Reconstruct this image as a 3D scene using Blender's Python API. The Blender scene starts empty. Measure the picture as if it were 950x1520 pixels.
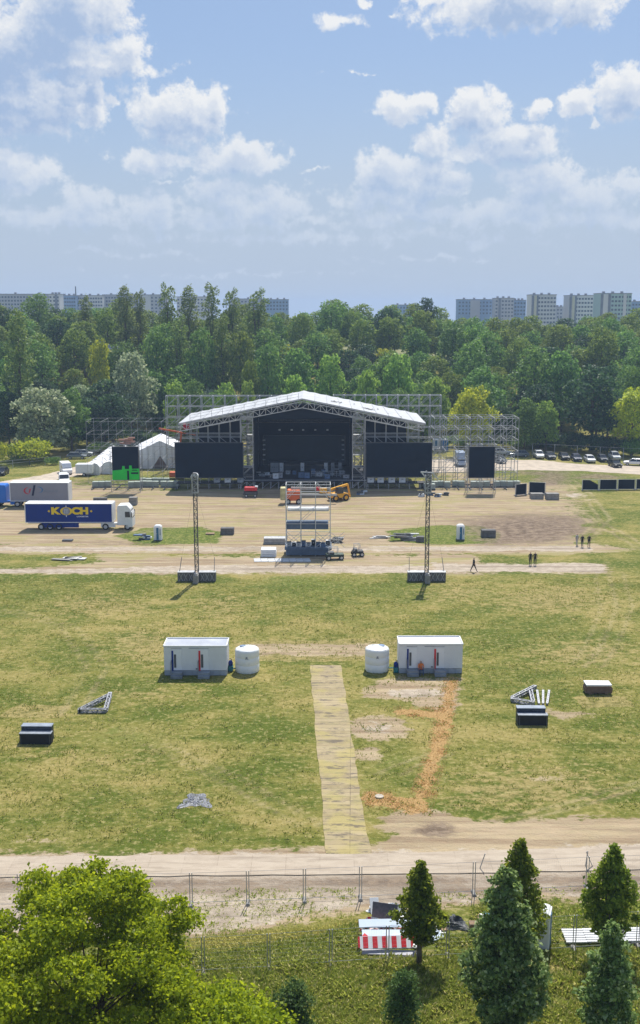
import bpy, bmesh, math, random
import numpy as np
from mathutils import Vector, Matrix
SC = bpy.context.scene
COL = SC.collection
R = math.radians
# ------------------------------------------------------------------ camera geometry
H, TH, F, CX, CY = 33.0, R(10.62), 1600.0, 475.0, 760.0   # eye height, pitch, focal length in photo pixels
def gd(py, z=0.0):                       # ground distance seen at photo row py, at height z
    return (H-z)/math.tan(TH+math.atan((py-CY)/F))
def xd(px, Y, z=0.0):
    return (px-CX)/F*(Y*math.cos(TH)+(H-z)*math.sin(TH))
def zd(py, Y):
    return H-Y*math.tan(TH+math.atan((py-CY)/F))
def G(px, py, z=0.0):
    Y = gd(py, z); return (xd(px, Y, z), Y)
def smooth(t):
    t = min(max(t, 0.0), 1.0); return t*t*(3-2*t)
# ------------------------------------------------------------------ materials
def newmat(name):
    m = bpy.data.materials.new(name); m.use_nodes = True
    nt = m.node_tree; nt.nodes.clear()
    return m, nt, nt.nodes, nt.links
def N(nt, typ, **kw):
    n = nt.nodes.new(typ)
    for k, v in kw.items():
        if k in n.inputs.keys(): n.inputs[k].default_value = v
        else: setattr(n, k, v)
    return n
def mth(nt, op, a, b=None, c=None, clamp=False):
    n = nt.nodes.new('ShaderNodeMath'); n.operation = op; n.use_clamp = clamp
    for i, v in enumerate((a, b, c)):
        if v is None: continue
        if isinstance(v, (int, float)): n.inputs[i].default_value = v
        else: nt.links.new(v, n.inputs[i])
    return n.outputs[0]
def mixc(nt, fac, a, b):
    n = nt.nodes.new('ShaderNodeMix'); n.data_type = 'RGBA'
    for i, v in ((0, fac), (6, a), (7, b)):
        if isinstance(v, (int, float)): n.inputs[i].default_value = v
        elif isinstance(v, tuple): n.inputs[i].default_value = (*v[:3], 1)
        else: nt.links.new(v, n.inputs[i])
    return n.outputs[2]
def noise(nt, vec, scale, detail=4, rough=.55, lac=2.0):
    n = N(nt, 'ShaderNodeTexNoise'); n.inputs['Scale'].default_value = scale
    n.inputs['Detail'].default_value = detail; n.inputs['Roughness'].default_value = rough
    n.inputs['Lacunarity'].default_value = lac
    if vec is not None: nt.links.new(vec, n.inputs['Vector'])
    return n.outputs['Fac']
def sstep(nt, v, lo, hi, a=0.0, b=1.0):
    n = N(nt, 'ShaderNodeMapRange', interpolation_type='SMOOTHSTEP')
    nt.links.new(v, n.inputs[0])
    for i, q in enumerate((lo, hi, a, b)): n.inputs[i+1].default_value = q
    return n.outputs[0]
def mapping(nt, vec, sc=(1, 1, 1), loc=(0, 0, 0), rot=(0, 0, 0)):
    n = N(nt, 'ShaderNodeMapping'); n.inputs['Scale'].default_value = sc
    n.inputs['Location'].default_value = loc; n.inputs['Rotation'].default_value = rot
    nt.links.new(vec, n.inputs['Vector']); return n.outputs[0]
def objcoord(nt): return N(nt, 'ShaderNodeTexCoord').outputs['Object']
_M = {}
def mat(name, col, rough=.6, metal=0.0, var=.25, scale=1.2, bump=0.0, spec=.4, dirt=.0, dirtcol=(.16, .13, .10)):
    if name in _M: return _M[name]
    m, nt, ns, ln = newmat(name)
    out = N(nt, 'ShaderNodeOutputMaterial'); p = N(nt, 'ShaderNodeBsdfPrincipled')
    ln.new(p.outputs[0], out.inputs[0])
    oc = objcoord(nt)
    f = noise(nt, oc, scale, 6, .65)
    dark = tuple(c*(1-var) for c in col); lite = tuple(min(c*(1+var*.6), .95) for c in col)
    c = mixc(nt, sstep(nt, f, .3, .7), dark, lite)
    if dirt > 0:
        d = noise(nt, mapping(nt, oc, (1, 1, .35)), scale*2.3, 8, .7)
        c = mixc(nt, mth(nt, 'MULTIPLY', sstep(nt, d, .48, .75), dirt), c, dirtcol)
    ln.new(c, p.inputs['Base Color'])
    rr = mth(nt, 'MULTIPLY_ADD', f, .3, max(rough-.15, .02)); ln.new(rr, p.inputs['Roughness'])
    p.inputs['Metallic'].default_value = metal
    p.inputs['Specular IOR Level'].default_value = spec
    if bump > 0:
        b = N(nt, 'ShaderNodeBump'); b.inputs['Strength'].default_value = bump; b.inputs['Distance'].default_value = .03
        ln.new(noise(nt, oc, scale*8, 5, .6), b.inputs['Height']); ln.new(b.outputs[0], p.inputs['Normal'])
    _M[name] = m
    return m
# ------------------------------------------------------------------ mesh builder
class MB:
    def __init__(s): s.v = []; s.f = []; s.m = []
    def add(s, vs, fs, mi=0):
        o = len(s.v); s.v += [tuple(p) for p in vs]
        s.f += [tuple(i+o for i in f) for f in fs]; s.m += [mi]*len(fs); return s
    def box(s, c, d, rz=0.0, mi=0, top=None, bev=0.0):
        x, y, z = (q/2 for q in d)
        tx, ty = (x, y) if top is None else (x*top[0], y*top[1])
        P = [(-x, -y, -z), (x, -y, -z), (x, y, -z), (-x, y, -z), (-tx, -ty, z), (tx, -ty, z), (tx, ty, z), (-tx, ty, z)]
        ca, sa = math.cos(rz), math.sin(rz)
        P = [(c[0]+a*ca-b*sa, c[1]+a*sa+b*ca, c[2]+h) for a, b, h in P]
        return s.add(P, [(3, 2, 1, 0), (4, 5, 6, 7), (0, 1, 5, 4), (1, 2, 6, 5), (2, 3, 7, 6), (3, 0, 4, 7)], mi)
    def bar(s, p, q, w, h=None, mi=0):
        p, q = Vector(p), Vector(q); d = (q-p)
        if d.length < 1e-6: return s
        d.normalize(); up = Vector((0, 0, 1)) if abs(d.z) < .95 else Vector((0, 1, 0))
        a = d.cross(up).normalized(); b = d.cross(a).normalized(); h = h or w
        P = [p+a*i*w/2+b*j*h/2 for i, j in ((-1, -1), (1, -1), (1, 1), (-1, 1))]+[q+a*i*w/2+b*j*h/2 for i, j in ((-1, -1), (1, -1), (1, 1), (-1, 1))]
        return s.add(P, [(3, 2, 1, 0), (4, 5, 6, 7), (0, 1, 5, 4), (1, 2, 6, 5), (2, 3, 7, 6), (3, 0, 4, 7)], mi)
    def tube(s, pts, rad, n=8, mi=0, cap=True):
        pts = [Vector(p) for p in pts]; rad = rad if isinstance(rad, (list, tuple)) else [rad]*len(pts); rings = []
        for i, p in enumerate(pts):
            d = (pts[min(i+1, len(pts)-1)]-pts[max(i-1, 0)]).normalized()
            up = Vector((0, 0, 1)) if abs(d.z) < .9 else Vector((0, 1, 0))
            a = d.cross(up).normalized(); b = d.cross(a).normalized()
            rings.append([p+(a*math.cos(t)+b*math.sin(t))*rad[i] for t in (2*math.pi*k/n for k in range(n))])
        fs = [(i*n+k, i*n+(k+1) % n, (i+1)*n+(k+1) % n, (i+1)*n+k) for i in range(len(pts)-1) for k in range(n)]
        if cap: fs += [tuple(range(n))[::-1], tuple(range((len(pts)-1)*n, len(pts)*n))]
        return s.add([v for r in rings for v in r], fs, mi)
    def lathe(s, prof, c=(0, 0, 0), n=24, mi=0):
        vs = [(c[0]+r*math.cos(2*math.pi*k/n), c[1]+r*math.sin(2*math.pi*k/n), c[2]+z) for r, z in prof for k in range(n)]
        fs = [(i*n+k, i*n+(k+1) % n, (i+1)*n+(k+1) % n, (i+1)*n+k) for i in range(len(prof)-1) for k in range(n)]
        fs += [tuple(range(n))[::-1], tuple(range((len(prof)-1)*n, len(prof)*n))]
        return s.add(vs, fs, mi)
    def prism(s, poly, y0, y1, mi=0, inset=0.0):     # poly in xz, extruded along y
        n = len(poly)
        vs = [(x, y0, z) for x, z in poly]+[(x, y1, z) for x, z in poly]
        fs = [tuple(range(n)), tuple(range(n, 2*n))[::-1]]+[(i+n, (i+1) % n+n, (i+1) % n, i) for i in range(n)]
        return s.add(vs, fs, mi)
    def mesh(s, name, ms, smoothf=False):
        me = bpy.data.meshes.new(name); me.from_pydata(s.v, [], s.f)
        for m in (ms if isinstance(ms, (list, tuple)) else [ms]): me.materials.append(m)
        if any(s.m): me.polygons.foreach_set('material_index', s.m)
        if smoothf: me.polygons.foreach_set('use_smooth', [True]*len(s.f))
        me.update(); return me
    def build(s, name, ms, parent=None, loc=(0, 0, 0), rz=0, bev=0.0, smoothf=False):
        o = link(name, s.mesh(name, ms, smoothf), parent, loc, rz)
        if bev > 0:
            b = o.modifiers.new('bevel', 'BEVEL'); b.width = bev; b.segments = 2; b.limit_method = 'ANGLE'
        return o
def link(name, me, parent=None, loc=(0, 0, 0), rz=0):
    o = bpy.data.objects.new(name, me); COL.objects.link(o)
    o.location = loc; o.rotation_euler = (0, 0, rz)
    if parent is not None: o.parent = parent
    return o
def tag(o, label=None, cat=None, group=None, kind=None):
    if label: o['label'] = label
    if cat: o['category'] = cat
    if group: o['group'] = group
    if kind: o['kind'] = kind
    return o
def thing(name, label, cat, loc=(0, 0, 0), rz=0, group=None):
    o = bpy.data.objects.new(name, None); COL.objects.link(o)
    o.empty_display_size = .5
    o.location = loc; o.rotation_euler = (0, 0, rz)
    return tag(o, label, cat, group)
def dup(o, loc=None, rz=None, label=None, group=None, scale=None, parent=None, _top=True):
    c = o.copy(); COL.objects.link(c)
    if parent is not None: c.parent = parent
    if _top:
        if loc is not None: c.location = loc
        if rz is not None: c.rotation_euler = (0, 0, rz)
        if scale is not None: c.scale = scale if isinstance(scale, tuple) else (scale,)*3
        if label: c['label'] = label
        if group: c['group'] = group
    for ch in list(o.children): dup(ch, parent=c, _top=False)
    return c
def purge(o):
    for ch in list(o.children): purge(ch)
    bpy.data.objects.remove(o)
# ------------------------------------------------------------------ camera, sun, sky
cam = bpy.data.cameras.new('camera'); co = bpy.data.objects.new('camera', cam); COL.objects.link(co)
co.location = (0, 0, H); co.rotation_euler = (math.pi/2-TH, 0, 0)
cam.sensor_fit = 'VERTICAL'; cam.sensor_height = 24; cam.lens = 24*F/1520; cam.clip_end = 9000; cam.clip_start = .5
SC.camera = co
SUN_AZ, SUN_EL = R(11), R(56)
sl = bpy.data.lights.new('sun', 'SUN'); so = bpy.data.objects.new('sun', sl); COL.objects.link(so)
sl.energy = 5.0; sl.angle = R(.53); sl.color = (1.0, .955, .87)
sd = Vector((math.sin(SUN_AZ)*math.cos(SUN_EL), math.cos(SUN_AZ)*math.cos(SUN_EL), math.sin(SUN_EL)))
so.rotation_euler = sd.to_track_quat('Z', 'Y').to_euler(); so.location = (40, 150, 200)
w = bpy.data.worlds.new('World'); SC.world = w; w.use_nodes = True
nt = w.node_tree; nt.nodes.clear()
out = N(nt, 'ShaderNodeOutputWorld'); bg = N(nt, 'ShaderNodeBackground')
nt.links.new(bg.outputs[0], out.inputs[0])
sky = N(nt, 'ShaderNodeTexSky'); sky.sky_type = 'NISHITA'; sky.sun_disc = False
sky.sun_elevation = SUN_EL; sky.sun_rotation = SUN_AZ; sky.air_density = 1.0; sky.dust_density = 1.2; sky.ozone_density = 1.6
bg.inputs['Strength'].default_value = .10
tc = N(nt, 'ShaderNodeTexCoord')
# cloud field: azimuth / elevation coordinates in hundredths of a radian
sx = N(nt, 'ShaderNodeSeparateXYZ'); nt.links.new(tc.outputs['Generated'], sx.inputs[0])
azn = mth(nt, 'MULTIPLY', mth(nt, 'ARCTAN2', sx.outputs[0], sx.outputs[1]), 100.0)
hyp = mth(nt, 'SQRT', mth(nt, 'ADD', mth(nt, 'MULTIPLY', sx.outputs[0], sx.outputs[0]), mth(nt, 'MULTIPLY', sx.outputs[1], sx.outputs[1])))
eln = mth(nt, 'MULTIPLY', mth(nt, 'ARCTAN2', sx.outputs[2], hyp), 100.0)
cb = N(nt, 'ShaderNodeCombineXYZ'); nt.links.new(azn, cb.inputs[0]); nt.links.new(eln, cb.inputs[1])
# cumulus lobes, as (azimuth, elevation, half width, half height, strength) written from photo px
CL = [(60, 60, 95, 45, 1.0), (120, 95, 100, 14, 1.1), (190, 85, 30, 28, .9), (100, 10, 80, 50, 1), (10, 80, 60, 60, 1), (85, 152, 68, 42, .92), (30, 155, 80, 36, 1.0), (130, 128, 25, 22, .9), (126, 186, 18, 10, .85),
      (0, 250, 60, 32, .92), (60, 250, 48, 22, .55), (270, 175, 62, 38, 1.0), (235, 165, 45, 30, .9), (310, 160, 30, 26, .85), (350, 232, 60, 26, .95), (225, 236, 50, 16, .85), (385, 242, 35, 14, .8), (160, 152, 22, 12, .6),
      (600, 158, 40, 22, .9), (628, 148, 18, 14, .8), (712, 165, 48, 26, .95), (690, 150, 24, 15, .85), (800, 160, 20, 11, .7), (855, 152, 30, 16, .9), (878, 174, 12, 8, .55), (940, 132, 50, 32, 1.0), (760, 214, 66, 28, 1.0),
      (650, 212, 32, 22, .85), (700, 228, 50, 14, .8), (500, 30, 30, 12, .75), (580, 22, 26, 8, .45), (760, 2, 130, 34, 1.0), (640, 0, 40, 16, .8), (870, 8, 42, 26, .9), (540, 0, 10, 8, .6), (345, 150, 16, 6, .35),
      (572, 252, 50, 30, .95), (640, 268, 60, 28, .9), (560, 292, 80, 22, .6), (130, 300, 45, 28, .75), (225, 306, 70, 30, .7), (330, 292, 60, 26, .78), (400, 302, 75, 30, .75), (300, 325, 150, 22, .5), (800, 270, 70, 26, .85), (880, 292, 80, 26, .75),
      (780, 302, 50, 24, .65), (925, 276, 45, 20, .7), (700, 318, 260, 22, .62), (100, 322, 170, 22, .62), (420, 330, 160, 18, .5), (900, 322, 120, 20, .6), (480, 352, 520, 18, .40), (200, 378, 260, 9, .34), (650, 386, 300, 9, .34), (380, 408, 420, 6, .3), (250, 262, 90, 5, .3), (470, 258, 60, 5, .3), (600, 225, 60, 6, .25), (520, 110, 120, 5, .2)]
cl2 = []
for px, py, rx, ry, s_ in CL:
    vx, vy, vz = (px-CX)/F, math.cos(TH)+(CY-py)/F*math.sin(TH)*1.0, -math.sin(TH)+(CY-py)/F*math.cos(TH)
    a = math.atan2(vx, vy)*100; e = math.atan2(vz, math.hypot(vx, vy))*100
    cl2.append((a, e, rx/16.0, ry/16.0, s_))
grp = bpy.data.node_groups.new('cloud_field', 'ShaderNodeTree')
grp.interface.new_socket('V', in_out='INPUT', socket_type='NodeSocketVector'); grp.interface.new_socket('D', in_out='OUTPUT', socket_type='NodeSocketFloat')
gi = N(grp, 'NodeGroupInput'); go = N(grp, 'NodeGroupOutput')
wn = N(grp, 'ShaderNodeTexNoise'); wn.inputs['Scale'].default_value = .32; wn.inputs['Detail'].default_value = 5; wn.inputs['Roughness'].default_value = .6
grp.links.new(gi.outputs[0], wn.inputs['Vector'])
wv = N(grp, 'ShaderNodeVectorMath', operation='MULTIPLY_ADD'); grp.links.new(wn.outputs['Color'], wv.inputs[0])
wv.inputs[1].default_value = (4.6, 3.4, 0); wv.inputs[2].default_value = (-2.3, -1.7, 0)
wa = N(grp, 'ShaderNodeVectorMath', operation='ADD'); grp.links.new(gi.outputs[0], wa.inputs[0]); grp.links.new(wv.outputs[0], wa.inputs[1])
acc = None
for a, e, rx, ry, s_ in cl2:
    src = wa.outputs[0]
    if acc is not None:                 # chains the lobes one after another
        ch = N(grp, 'ShaderNodeVectorMath', operation='MULTIPLY_ADD'); grp.links.new(acc, ch.inputs[0]); ch.inputs[1].default_value = (0, 0, 1e-5); grp.links.new(wa.outputs[0], ch.inputs[2]); src = ch.outputs[0]
    mp = mapping(grp, src, (1/rx, 1/ry, 0), (-a/rx, -e/ry, 0))
    l_ = N(grp, 'ShaderNodeVectorMath', operation='LENGTH'); grp.links.new(mp, l_.inputs[0])
    b_ = mth(grp, 'MULTIPLY_ADD', l_.outputs['Value'], -(.5*s_+.45), s_*1.3)
    acc = b_ if acc is None else mth(grp, 'SMOOTH_MAX', acc, b_, .12)
n1 = noise(grp, gi.outputs[0], .60, 12, .66)
n2 = noise(grp, mapping(grp, gi.outputs[0], (.16, .3, 1)), 1.0, 3, .5)
d_ = mth(grp, 'ADD', mth(grp, 'ADD', acc, mth(grp, 'MULTIPLY_ADD', n1, 2.0, -1.06)), mth(grp, 'MULTIPLY_ADD', n2, .5, -.26))
grp.links.new(d_, go.inputs[0])
def field(off):
    g = nt.nodes.new('ShaderNodeGroup'); g.node_tree = grp
    if off is None: nt.links.new(cb.outputs[0], g.inputs[0])
    else:
        v = N(nt, 'ShaderNodeVectorMath', operation='ADD'); nt.links.new(cb.outputs[0], v.inputs[0]); v.inputs[1].default_value = off
        nt.links.new(v.outputs[0], g.inputs[0])
    return g.outputs[0]
D0, D1, D2 = field(None), field((.25, .9, 0)), field((.4, 2.4, 0))
cover = sstep(nt, D0, .0, .50)
elfade = sstep(nt, eln, 1.0, 15.0)
thick = mth(nt, 'ADD', mth(nt, 'MULTIPLY', sstep(nt, D1, .1, 1.0), .55), mth(nt, 'MULTIPLY', sstep(nt, D2, .05, .85), .45))
skyc = mixc(nt, .45, sky.outputs[0], (1.35, 2.75, 5.6))
# thin veil, denser low down
vn = noise(nt, mapping(nt, cb.outputs[0], (.03, .16, 1)), 1.0, 5, .6)
veil = mth(nt, 'MULTIPLY_ADD', sstep(nt, eln, 24.0, 1.0), .80, .12)
veil = mth(nt, 'MULTIPLY', veil, mth(nt, 'MULTIPLY_ADD', vn, .6, .72), clamp=True)
VEIL_C, LIT_C, BASE_C = (4.1, 4.9, 6.05), (7.6, 7.7, 7.8), (3.3, 4.35, 6.2)
c0 = mixc(nt, veil, skyc, VEIL_C)
cc = mixc(nt, thick, LIT_C, BASE_C)
cc = mixc(nt, sstep(nt, eln, 19.0, 5.0, 0, .62), cc, (4.1, 5.1, 6.6))
al = mth(nt, 'MULTIPLY', cover, mth(nt, 'MULTIPLY_ADD', elfade, .42, .55))
nt.links.new(mixc(nt, al, c0, cc), bg.inputs[0])
# round the rest of the sky: the same air with loosely scattered cloud
bg2 = N(nt, 'ShaderNodeBackground'); bg2.inputs['Strength'].default_value = .10
away = mth(nt, 'MAXIMUM', sstep(nt, mth(nt, 'ABSOLUTE', azn), 34, 48), sstep(nt, eln, 30, 42))
rn = sstep(nt, noise(nt, mapping(nt, cb.outputs[0], (.05, .09, 1)), 1.0, 5, .6), .52, .62)
vl2 = mth(nt, 'MULTIPLY_ADD', sstep(nt, eln, 24.0, 1.0), .80, .12)
nt.links.new(mixc(nt, mth(nt, 'MULTIPLY', away, rn), mixc(nt, vl2, skyc, VEIL_C), (6.4, 6.8, 7.4)), bg2.inputs[0])
inside = mth(nt, 'MULTIPLY', mth(nt, 'LESS_THAN', mth(nt, 'ABSOLUTE', azn), 33), mth(nt, 'MULTIPLY', mth(nt, 'LESS_THAN', eln, 29), mth(nt, 'GREATER_THAN', eln, -1)))
mxs = N(nt, 'ShaderNodeMixShader'); nt.links.new(inside, mxs.inputs[0]); nt.links.new(bg2.outputs[0], mxs.inputs[1]); nt.links.new(bg.outputs[0], mxs.inputs[2])
nt.links.new(mxs.outputs[0], out.inputs[0])
SC.view_settings.view_transform = 'Standard'; SC.view_settings.look = 'None'; SC.view_settings.exposure = 0.22; SC.view_settings.gamma = 1
SC.view_settings.use_curve_mapping = False
SC.cycles.use_denoising = True; SC.cycles.max_bounces = 5; SC.cycles.diffuse_bounces = 2; SC.cycles.transmission_bounces = 3
SC.cycles.volume_bounces = 0; SC.cycles.transparent_max_bounces = 8
w.cycles.sampling_method = 'MANUAL'; w.cycles.sample_map_resolution = 512
# haze: a closed box of thin air
hz, hnt, _, hl = newmat('haze_air'); ho = N(hnt, 'ShaderNodeOutputMaterial'); pv = N(hnt, 'ShaderNodeVolumePrincipled')
pv.inputs['Color'].default_value = (.52, .70, 1.0, 1); pv.inputs['Density'].default_value = .00028; pv.inputs['Anisotropy'].default_value = .2
hl.new(pv.outputs[0], ho.inputs['Volume'])
haze = MB().box((0, 1450, 29.5), (3300, 3300, 64.0)).build('haze', hz); tag(haze, 'pale thin summer air over the field and wood', 'haze', None, 'stuff')
# ------------------------------------------------------------------ terrain
def terr(x, y):
    rise = smooth((y-262)/84.0)
    side = 1.0-.16*smooth((x-10)/75.0)
    fall = 1-smooth((y-402)/110.0)
    side *= 1+.10*smooth((-x-15)/40.0)
    return (16.5*side+1.2*math.sin(x*.06+1)+1.0*math.sin(x*.13+y*.05))*rise*fall
def axis(segs):
    o = []
    for a, b, st in segs:
        n = max(1, int(round((b-a)/st))); o += [a+(b-a)*i/n for i in range(n)]
    o.append(segs[-1][1]); return o
xs = axis([(-1600, -400, 300), (-400, -110, 29), (-110, -60, 1.5), (-60, 60, .5), (60, 110, 1.5), (110, 400, 29), (400, 1600, 300)])
ys = axis([(-150, 30, 20), (30, 42, 3), (42, 70, .30), (70, 110, .45), (110, 175, .7), (175, 265, 1.2), (265, 500, 8), (500, 3000, 250)])
X, Yg = np.meshgrid(np.array(xs), np.array(ys)); NX, NY = len(xs), len(ys)
P = np.stack([X.ravel(), Yg.ravel()], 1)
Z = np.zeros(len(P)); far = P[:, 1] > 262
Z[far] = [terr(x, y) for x, y in P[far]]
def sdf(poly):
    poly = np.array(poly); d = np.full(len(P), 1e9); ins = np.zeros(len(P), bool)
    bb = (P[:, 0] > poly[:, 0].min()-14) & (P[:, 0] < poly[:, 0].max()+14) & (P[:, 1] > poly[:, 1].min()-14) & (P[:, 1] < poly[:, 1].max()+14)
    Q = P[bb]; dq = np.full(len(Q), 1e9); iq = np.zeros(len(Q), bool)
    for i in range(len(poly)):
        a, b = poly[i-1], poly[i]; e = b-a; w_ = Q-a
        t = np.clip((w_@e)/(e@e+1e-9), 0, 1); dd = np.hypot(*(w_-t[:, None]*e).T); dq = np.minimum(dq, dd)
        c = ((a[1] > Q[:, 1]) != (b[1] > Q[:, 1])) & (Q[:, 0] < (b[0]-a[0])*(Q[:, 1]-a[1])/(b[1]-a[1]+1e-12)+a[0])
        iq ^= c
    d[bb] = np.where(iq, -dq, dq); return d
def mask(polys, soft, val=1.0):
    m = np.zeros(len(P))
    for pl in polys:
        if pl[0] == 'e':
            _, cx, cy, rx, ry = pl; pl = [(cx+rx*math.cos(t), cy+ry*math.sin(t)) for t in (k*math.pi/10 for k in range(20))]
        d = sdf([G(px, py) for px, py in pl]); sf = soft*np.clip((P[:, 1]-60)/45, 1.0, 2.6); m = np.maximum(m, np.clip(.5-d/sf, 0, 1)*val)
    return m
A = {}
A['dirt'] = np.maximum.reduce([
    mask([[(-60, 756), (150, 742), (240, 730), (300, 722), (470, 722), (700, 724), (780, 730), (850, 740), (870, 775), (865, 812), (-60, 812)]], 5),
    mask([[(-60, 808), (880, 806), (940, 815), (880, 822), (-60, 822)]], 2.5),
    mask([[(150, 820), (200, 826), (700, 822), (720, 836), (905, 836), (900, 851), (-60, 852), (-60, 844), (60, 842), (140, 835)]], 3),
    mask([[(-60, 1262), (200, 1266), (470, 1258), (560, 1256), (640, 1212), (760, 1218), (850, 1214), (1010, 1214), (1010, 1335), (740, 1338), (560, 1352), (470, 1365), (330, 1396), (200, 1392), (-60, 1392)]], 2.2),
    mask([[(548, 1014), (592, 1003), (690, 1006), (680, 1060), (640, 1062), (600, 1040), (540, 1035)], ('e', 562, 1082, 48, 20), ('e', 625, 1222, 60, 26), ('e', 545, 1120, 26, 10)], 2.2, .86),
    mask([[(640, 695), (700, 700), (800, 716), (850, 712), (870, 745), (700, 738), (640, 730)], [(-60, 722), (60, 712), (200, 720), (330, 730), (330, 745), (-60, 760)]], 6, .8),
    mask([('e', 560, 760, 60, 7), ('e', 850, 1155, 70, 9), ('e', 60, 1250, 70, 7), ('e', 240, 1240, 40, 5), ('e', 840, 1060, 50, 8), ('e', 720, 945, 26, 5)], 3, .55),
    mask([[(350, 955), (590, 953), (590, 975), (350, 977)]], 2.0, .62)])
_l = mask([[(168, 796), (215, 784), (300, 782), (332, 792), (322, 806), (215, 808)], [(575, 788), (640, 780), (715, 780), (745, 792), (735, 806), (640, 808), (580, 802)]], 1.2)
A['dirt'] *= 1-_l
A['dirt'] = np.maximum(A['dirt'], 0)
A['sand'] = np.maximum.reduce([
    mask([[(-60, 1268), (470, 1266), (1010, 1255), (1010, 1330), (740, 1332), (470, 1352), (330, 1388), (-60, 1388)]], 2.5),
    mask([[(-60, 812), (880, 810), (880, 818), (-60, 819)], [(640, 836), (900, 836), (900, 850), (640, 850)], [(-60, 843), (130, 845), (300, 838), (640, 840), (640, 851), (-60, 851)]], 1.6, .9),
    mask([('e', 100, 829, 32, 5), ('e', 900, 735, 60, 4), [(860, 735), (950, 738), (990, 745), (880, 742)]], 2, .9),
    mask([('e', 560, 1082, 30, 10), ('e', 620, 1028, 60, 9)], 2, .6)])
A['lush'] = np.maximum.reduce([ _l*1.5,
    mask([[(35, 700), (140, 680), (180, 672), (60, 690)], [(110, 720), (300, 700), (330, 712), (260, 738), (200, 728)], [(740, 688), (950, 700), (950, 712), (790, 705)]], 4, .55),
    mask([('e', 470, 868, 110, 20), ('e', 560, 872, 60, 14), ('e', 60, 880, 70, 14), ('e', 900, 815, 60, 10), ('e', 905, 1045, 60, 10), ('e', 590, 1140, 60, 40), ('e', 560, 1165, 30, 30), ('e', 170, 1100, 80, 24), ('e', 700, 960, 30, 20), ('e', 560, 1015, 40, 12), ('e', 770, 1065, 60, 14)], 7, .62),
    mask([[(-60, 1400), (330, 1400), (480, 1372), (560, 1360), (740, 1342), (1010, 1340), (1010, 1800), (-60, 1800)]], 3, .6)])
A['plough'] = np.maximum.reduce([
    mask([[(690, 772), (760, 764), (860, 766), (880, 790), (830, 806), (720, 808), (690, 795)]], 6, .95),
    mask([('e', 818, 710, 26, 10), [(770, 700), (840, 698), (838, 708), (790, 706)], ('e', 890, 708, 40, 4)], 3, .95),
    mask([('e', 190, 806, 70, 5), ('e', 420, 757, 60, 4), ('e', 130, 715, 40, 5), ('e', 520, 800, 60, 4)], 4, .6),
    mask([('e', 645, 1232, 36, 12), [(-60, 1306), (1010, 1297), (1010, 1312), (-60, 1322)], ('e', 720, 1322, 110, 9), ('e', 320, 1322, 120, 5), ('e', 880, 1318, 60, 8)], 1.6, .72)])
A['straw'] = np.maximum.reduce([
    mask([[(665, 1008), (677, 1008), (672, 1062), (656, 1120), (634, 1180), (634, 1203), (612, 1210), (598, 1202), (545, 1195), (536, 1184), (545, 1174), (575, 1176), (612, 1190), (640, 1110), (648, 1066), (588, 1060), (590, 1052), (655, 1056)]], .9)])
A['dry'] = np.maximum.reduce([
    mask([[(352, 952), (590, 950), (590, 978), (352, 980)]], 2.5, 1.5),
    mask([('e', 150, 900, 90, 20), ('e', 220, 960, 70, 30), ('e', 820, 890, 100, 25), ('e', 780, 1170, 140, 40), ('e', 860, 970, 90, 20), ('e', 230, 1030, 70, 10), ('e', 60, 1120, 60, 10), ('e', 160, 1125, 70, 8), ('e', 680, 880, 60, 16), ('e', 330, 900, 50, 18), ('e', 740, 1180, 100, 30)], 8, .75),
    mask([[(0, 1064), (25, 1046), (105, 1048), (92, 1066)], [(853, 1033), (925, 1033), (940, 1048), (865, 1050)]], .5, 1.5),
    mask([[(150, 1440), (520, 1400), (970, 1395), (970, 1470), (560, 1480), (150, 1500)]], 4, .62)])
def lines(ls, wd, val=1.0):
    m = np.zeros(len(P))
    for l in ls:
        pts_ = np.array([G(*q_) for q_ in l])
        for off in (0, 1.7):
            for i in range(len(pts_)-1):
                a, b = pts_[i].copy(), pts_[i+1].copy(); a[0] += off; b[0] += off; e = b-a
                nr = (P[:, 0] > min(a[0], b[0])-3) & (P[:, 0] < max(a[0], b[0])+3) & (P[:, 1] > min(a[1], b[1])-3) & (P[:, 1] < max(a[1], b[1])+3)
                Q = P[nr]; t = np.clip(((Q-a)@e)/(e@e+1e-9), 0, 1); dd = np.hypot(*(Q-a-t[:, None]*e).T)
                m[nr] = np.maximum(m[nr], np.clip(1.3-dd/wd, 0, 1)*val)
    return m
A['track'] = np.maximum.reduce([lines([[(905, 850), (916, 900), (895, 950), (868, 990)], [(884, 852), (892, 905), (868, 960), (850, 985)], [(215, 1105), (330, 1160), (440, 1225)], [(560, 1150), (590, 1135), (640, 1118)], [(720, 1222), (830, 1195), (950, 1160)], [(0, 905), (90, 930), (130, 990), (90, 1060)]], .22, .45),
    lines([[(0, 798), (120, 800), (300, 816), (520, 812), (640, 818)], [(190, 792), (330, 770), (520, 756), (640, 752), (780, 758)], [(760, 812), (860, 800), (890, 770), (865, 735), (838, 712)], [(560, 775), (700, 760), (800, 755), (870, 745)], [(0, 770), (200, 760), (400, 758)], [(700, 740), (830, 752), (905, 790), (950, 815)]], .35, .6)])
me = bpy.data.meshes.new('ground')
idx = np.arange(NX*NY).reshape(NY, NX)
q = np.stack([idx[:-1, :-1], idx[:-1, 1:], idx[1:, 1:], idx[1:, :-1]], -1).reshape(-1, 4)
me.vertices.add(NX*NY); me.vertices.foreach_set('co', np.column_stack([P, Z]).ravel())
me.loops.add(q.size); me.loops.foreach_set('vertex_index', q.ravel().astype(np.int32))
me.polygons.add(len(q)); me.polygons.foreach_set('loop_start', np.arange(0, q.size, 4, dtype=np.int32))
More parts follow.
